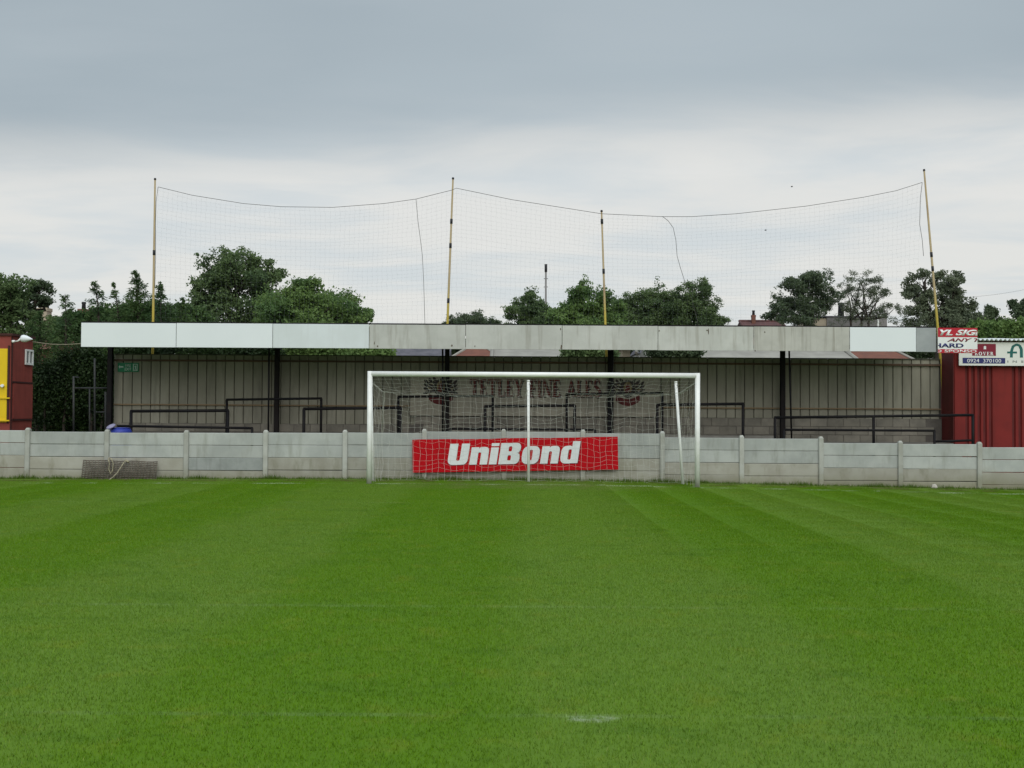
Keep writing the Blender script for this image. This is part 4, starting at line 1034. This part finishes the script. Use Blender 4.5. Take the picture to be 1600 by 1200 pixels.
def tree(label, Y, lobes, leafm, base_px, seed, leafs=.19, dens=1.0, clump=.55, trunk_r=.2, group='trees behind the stand', open_=0.0, stems=1):
    """trunk and limbs carry boughs; every bough carries sprays, every spray a handful of leaves"""
    rd = random.Random(seed); s = FPX / Y; leafs *= .66; L3 = []
    for (px, py, rx, ry) in lobes:
        c_ = at(px, py, Y); c_.y += rd.uniform(-.35, .35) * rx / s; L3.append((c_, rx / s, rx / s * .9, ry / s))
    bx_ = at(base_px, 600, Y).x
    e = thing('tree', label, 'tree', (bx_, Y, -.32), group); tm = MB(); fm_ = MB(); tips = []
    for li, (c_, rx, ry, rz) in enumerate(L3):
        vol = (rx * ry * rz) ** (1 / 3); nbough = max(8, int(19 * dens * (vol / 1.2) ** .9))
        for _ in range(nbough):
            v = Vector((rd.gauss(0, 1), rd.gauss(-.15, .9), rd.gauss(.25, 1))).normalized(); rad = rd.uniform(.50, 1.0)
            q = c_ + Vector((v.x * rx, v.y * ry, v.z * rz)) * rad; br = vol * rd.uniform(.24, .42)
            tips.append((q, li)); outd = Vector((v.x, v.y, v.z + .35)).normalized()
            for _s in range(max(5, int(15 * (1 - open_ * .55)))):
                w0 = ball(rd, .45); sp_ = q + Vector((w0.x, w0.y, w0.z * .75)) * br + outd * br * .15
                if rd.random() < .12: sp_ += outd * br * rd.uniform(.25, .7)
                sr = rd.uniform(.16, .34) * (.6 + .4 * vol / 1.2)
                for _k in range(rd.randint(13, 23)):
                    w1 = ball(rd, .6); leaf(fm_, sp_ + Vector((w1.x, w1.y, w1.z * .7)) * sr, leafs, rd)
        if open_ < .35:
            for _ in range(int(420 * dens * rx * rz)):
                w0 = ball(rd, .4); leaf(fm_, c_ + Vector((w0.x * rx, w0.y * ry, w0.z * rz)) * .78, leafs * 1.5, rd)
    zlow = min(c_.z - rz for c_, _, _, rz in L3)
    for st in range(stems):
        off = (st - (stems - 1) / 2) * trunk_r * 2.6; zf = max(1.2, zlow + .4); fork = Vector((bx_ + off * 1.8 + rd.gauss(0, .15), Y, zf))
        tm.tube([(bx_ + off, Y, -.34), (bx_ + off + rd.gauss(0, .06), Y, zf * .5), fork], [trunk_r * 1.15, trunk_r * .85, trunk_r * .7], 8)
        for li, (c_, rx, ry, rz) in enumerate(L3):
            mid = fork.lerp(c_, .55) + Vector((rd.gauss(0, .15), rd.gauss(0, .15), -.1)); topc = c_ + Vector((rd.gauss(0, .2) * rx + off * .6, 0, rz * .45))
            tm.tube([fork, mid, c_ + Vector((off * .5, 0, 0)), topc], [trunk_r * .55, trunk_r * .42, trunk_r * .28, trunk_r * .08], 6)
            for (q, l2) in tips:
                if l2 == li and rd.random() < .8 / stems:
                    st_ = mid.lerp(topc, rd.uniform(.15, .9)); tm.tube([st_, st_.lerp(q, .5) + Vector((0, 0, -.05)), q], [trunk_r * .17, trunk_r * .11, .012], 4)
    tm.build('trunk', 'bark', e, True, recalc=False)
    fm_.build('crown', LEAF[leafm], e, recalc=False)
    return e
def conifer(label, Y, px, tip, base_w, seed, sparse=0.0):
    rd = random.Random(seed); s = FPX / Y; top_ = at(px, tip, Y); h = top_.z + .3; rw = base_w / s / 2
    e = thing('conifer', label, 'conifer', (top_.x, Y, -.3), 'row of conifers at the left')
    tm = MB(); bend = rd.uniform(-.22, .22); taper = 2.5 / h
    def axis(z):
        f = max(0., (z - (h - 1.5)) / 1.5); return Vector((top_.x + bend * f * f, Y, z - .3))
    tm.tube([axis(h * k / 9) for k in range(10)] + [axis(h - .05) + Vector((bend * .25, 0, -.02))], [.16 - .155 * k / 9 for k in range(10)] + [.003], 6)
    fm_ = MB(); nb = int(h * 30)
    for k in range(nb):
        f = ((k + rd.random()) / nb) ** .85; z = f * h; upper = f > 1 - taper
        if upper and rd.random() < sparse: continue
        prof = min(1., (1 - f) / taper) ** .7 * rd.uniform(.4, 1.2) + .02
        a = rd.uniform(0, 6.283); d = Vector((math.cos(a), math.sin(a), 0)); ln = rw * prof; p0_ = axis(z)
        rise = ln * rd.uniform(.25, .75); drp = ln * rd.uniform(.1, .45)
        br = [p0_, p0_ + d * ln * .6 + Vector((0, 0, rise)), p0_ + d * ln + Vector((0, 0, rise - drp))]
        if upper: tm.tube(br, [.012, .008, .003], 4)
        nlv = int((14 + 60 * min(1., ln / .8)) * (1 - .5 * sparse * upper))
        for _ in range(nlv):
            u = rd.random() ** .7; q = br[0].lerp(br[1], u * 2) if u < .5 else br[1].lerp(br[2], u * 2 - 1)
            w0 = ball(rd, .6) * (.05 + .20 * min(1., ln / .7)); dirn = (br[2] - br[0]).normalized() + Vector((0, 0, -.25))
            leaf(fm_, q + w0, .13 if upper else .22, rd, .6, dirn)
    tm.build('trunk', 'bark', e, True, recalc=False); fm_.build('crown', LEAF['conifer'], e, recalc=False)
CON = [(62, 492, 70, 'conifer nearest the red kiosk with a blunt top'), (104, 463, 60, 'conifer with a bent thin tip beside the slim brick chimney'), (136, 486, 55, 'short conifer at the left end of the fascia'),
       (156, 443, 56, 'bare topped conifer above the left fascia end'), (186, 447, 52, 'thin drooping conifer between the bare topped one and the tallest'), (217, 428, 58, 'tallest conifer just left of the first yellow mast'),
       (252, 446, 58, 'conifer just right of the first yellow mast'), (283, 470, 50, 'low conifer next to the big round tree')]
for i, (px, tip, wd, lb) in enumerate(CON): conifer(lb, 36.5 + (i % 3) * .7, px, tip - 4, wd * 1.22, 300 + i, .45 if i in (1, 3, 4) else .12)
tree('broad dark tree rising behind the red kiosk at the left edge', 48, [(8, 462, 40, 32), (-25, 470, 45, 42), (22, 490, 34, 36), (10, 530, 50, 40), (85, 515, 30, 24)], 'oak', 5, 41, .20, 1.0)
tree('dark pine like tree beside the cream chimney', 50, [(62, 452, 19, 13), (44, 464, 25, 14), (66, 474, 17, 9), (40, 486, 28, 15)], 'dark', 52, 42, .18, .9, .42, .2)
tree('largest round tree behind the left fascia', 44, [(372, 432, 52, 34), (412, 440, 30, 36), (345, 452, 36, 36), (380, 485, 70, 40), (318, 490, 28, 26), (330, 535, 60, 30), (410, 530, 55, 36)], 'oak', 375, 43, .18, 1.25)
tree('lower spreading tree sloping down to the right beside the largest', 41, [(452, 478, 42, 36), (490, 466, 32, 34), (522, 490, 40, 32), (560, 506, 26, 20), (440, 505, 60, 40), (505, 500, 55, 34), (480, 525, 75, 34), (548, 532, 45, 22)], 'lime', 490, 44, .17, 1.25)
tree('low dome of a distant tree at the second mast', 106, [(735, 506, 36, 17), (708, 512, 22, 13), (765, 512, 25, 12)], 'dark', 735, 45, .22, 1.0)
tree('small ragged tree under the distant mast', 70, [(832, 476, 26, 24), (812, 492, 24, 20), (850, 494, 24, 22), (832, 512, 40, 20)], 'oak', 832, 46, .20, 1.1)
tree('round green tree just left of the short yellow mast', 52, [(915, 476, 36, 32), (888, 494, 32, 26), (945, 490, 32, 28), (915, 520, 58, 26)], 'lime', 916, 47, .19, 1.3)
tree('wide tree just right of the short yellow mast', 72, [(975, 494, 30, 28), (998, 484, 32, 30), (1028, 482, 34, 32), (1050, 494, 30, 28), (1010, 515, 50, 26)], 'oak', 1012, 48, .19, 1.2)
tree('pointed tree at the hanging cord, right of the middle trees', 71, [(1082, 464, 24, 26), (1068, 486, 30, 28), (1100, 490, 28, 28), (1118, 504, 18, 16), (1085, 520, 48, 24)], 'oak', 1085, 49, .19, 1.2)
tree('flat topped spreading tree above the dark red roof', 90, [(1278, 438, 34, 14), (1248, 448, 36, 15), (1222, 476, 26, 15), (1258, 476, 36, 18), (1290, 466, 22, 22), (1212, 494, 18, 10), (1250, 498, 40, 14)], 'dark', 1262, 50, .21, .95, .6, .22, open_=.3)
tree('thin open tree with many stems beside the dark flue', 92, [(1345, 444, 30, 18), (1330, 466, 26, 22), (1368, 468, 28, 20), (1350, 490, 48, 18), (1385, 490, 22, 16)], 'grey', 1345, 51, .17, .75, .42, .13, open_=.6, stems=3)
tree('open leafy tree behind the leaning yellow mast', 53, [(1448, 440, 30, 20), (1484, 446, 26, 20), (1432, 470, 26, 24), (1470, 478, 40, 26), (1502, 484, 24, 24), (1470, 508, 60, 20), (1450, 495, 36, 24), (1500, 505, 34, 18)], 'grey', 1468, 52, .18, .95, .5, .2, open_=.35)
tree('little tufted tree above the striped shed roof', 60, [(1548, 488, 10, 8), (1545, 502, 24, 14), (1566, 508, 20, 10)], 'dark', 1548, 53, .19, .9, .4, .1)
tree('tree cut by the right edge above the shed sign', 52, [(1602, 476, 18, 14), (1592, 492, 22, 14), (1618, 492, 30, 26)], 'dark', 1606, 54, .19, .9, .45, .15)
def shrub(label, Y, lobes, leafm, seed, dens=1.2):
    rd = random.Random(seed); s = FPX / Y; fm_ = MB(); tm = MB(); c0 = at(lobes[0][0], lobes[0][1], Y)
    e = thing('shrub', label, 'shrub', (c0.x, Y, -.32), 'bushes behind the terrace')
    for (px, py, rx, ry) in lobes:
        c_ = at(px, py, Y); rx, rz = rx / s, ry / s
        for _ in range(int(420 * dens * max(.6, rx * rz) ** .8)):
            v = Vector((rd.gauss(0, 1), rd.gauss(0, 1), rd.gauss(.3, 1))).normalized() * rd.uniform(.5, 1.05)
            q = c_ + Vector((v.x * rx, v.y * rx * .6, v.z * rz))
            for _k in range(8): leaf(fm_, q + ball(rd, .6) * .22, (.10 if Y < 37 else .14) * max(1., Y / 55), rd)
        tm.tube([(c_.x, Y, -.34), (c_.x + rd.gauss(0, .1), Y, c_.z * .5), c_], [.06, .045, .02], 6)
    tm.build('stems', 'bark', e, True, recalc=False); fm_.build('crown', LEAF[leafm], e, recalc=False)
shrub('green hedge above the striped shed roof at the right edge', 42, [(1535, 528, 30, 26), (1570, 524, 30, 22), (1605, 526, 34, 26), (1640, 526, 34, 26)], 'lime', 61)
shrub('dark bush seen under the fascia beside the fourth steel post', 45, [(905, 552, 30, 16), (940, 556, 24, 14)], 'oak', 62)
shrub('dark bush seen under the fascia right of the white gable', 47, [(1035, 548, 26, 12), (1075, 550, 24, 10)], 'dark', 63)
shrub('leafy bush seen under the fascia between the second post and the goal', 40, [(455, 556, 50, 20), (530, 556, 50, 18), (585, 558, 34, 14)], 'lime', 66, 1.5)
shrub('distant hedge seen between the roofs under the middle of the fascia', 112, [(600, 545, 60, 16), (700, 545, 60, 16), (800, 545, 60, 16), (870, 545, 50, 16), (960, 545, 50, 16)], 'dark', 67, .9)
shrub('distant hedge seen between the roofs under the right of the fascia', 115, [(1040, 545, 60, 16), (1130, 545, 60, 14), (1300, 545, 60, 14), (1440, 548, 60, 16)], 'dark', 68, .9)
shrub('dark hedge of conifer tops along the left fascia', 38.8, [(120, 512, 34, 22), (165, 506, 34, 26), (205, 502, 30, 28), (240, 502, 30, 28), (275, 502, 30, 26), (305, 506, 24, 24)], 'conifer', 69, 1.3)
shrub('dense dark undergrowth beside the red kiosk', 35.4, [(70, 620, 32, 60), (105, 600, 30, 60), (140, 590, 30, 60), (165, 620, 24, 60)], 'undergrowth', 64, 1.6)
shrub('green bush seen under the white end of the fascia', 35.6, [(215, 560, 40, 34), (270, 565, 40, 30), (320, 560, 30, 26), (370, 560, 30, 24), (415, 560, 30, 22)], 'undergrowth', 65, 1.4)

# ------------------------------------------------------------------ two birds in the sky
for (px, py, lb) in ((1237, 292, 'tiny dark bird in flight, the higher of two'), (1196, 360, 'tiny dark bird in flight, the lower of two')):
    q = at(px, py, 95); e = thing('bird', lb, 'bird', tuple(q), 'birds in the sky')
    MB().tube([q + Vector((-.09, 0, 0)), q + Vector((-.04, 0, .01)), q + Vector((.03, 0, .012)), q + Vector((.08, 0, .02)), q + Vector((.11, 0, .01))], [.006, .03, .034, .022, .003], 8).build('body', 'bird', e, True)
    for s_ in (-1, 1):
        m = MB(); m.v += [tuple(q + Vector(v)) for v in ((-.03, 0, .02), (.04, 0, .02), (.05, s_ * .10, .07), (-.02, s_ * .22, .05), (-.03, s_ * .10, .06))]; m.f += [(0, 1, 2, 4), (4, 2, 3)]
        m.build('wing', 'bird', e, recalc=False)
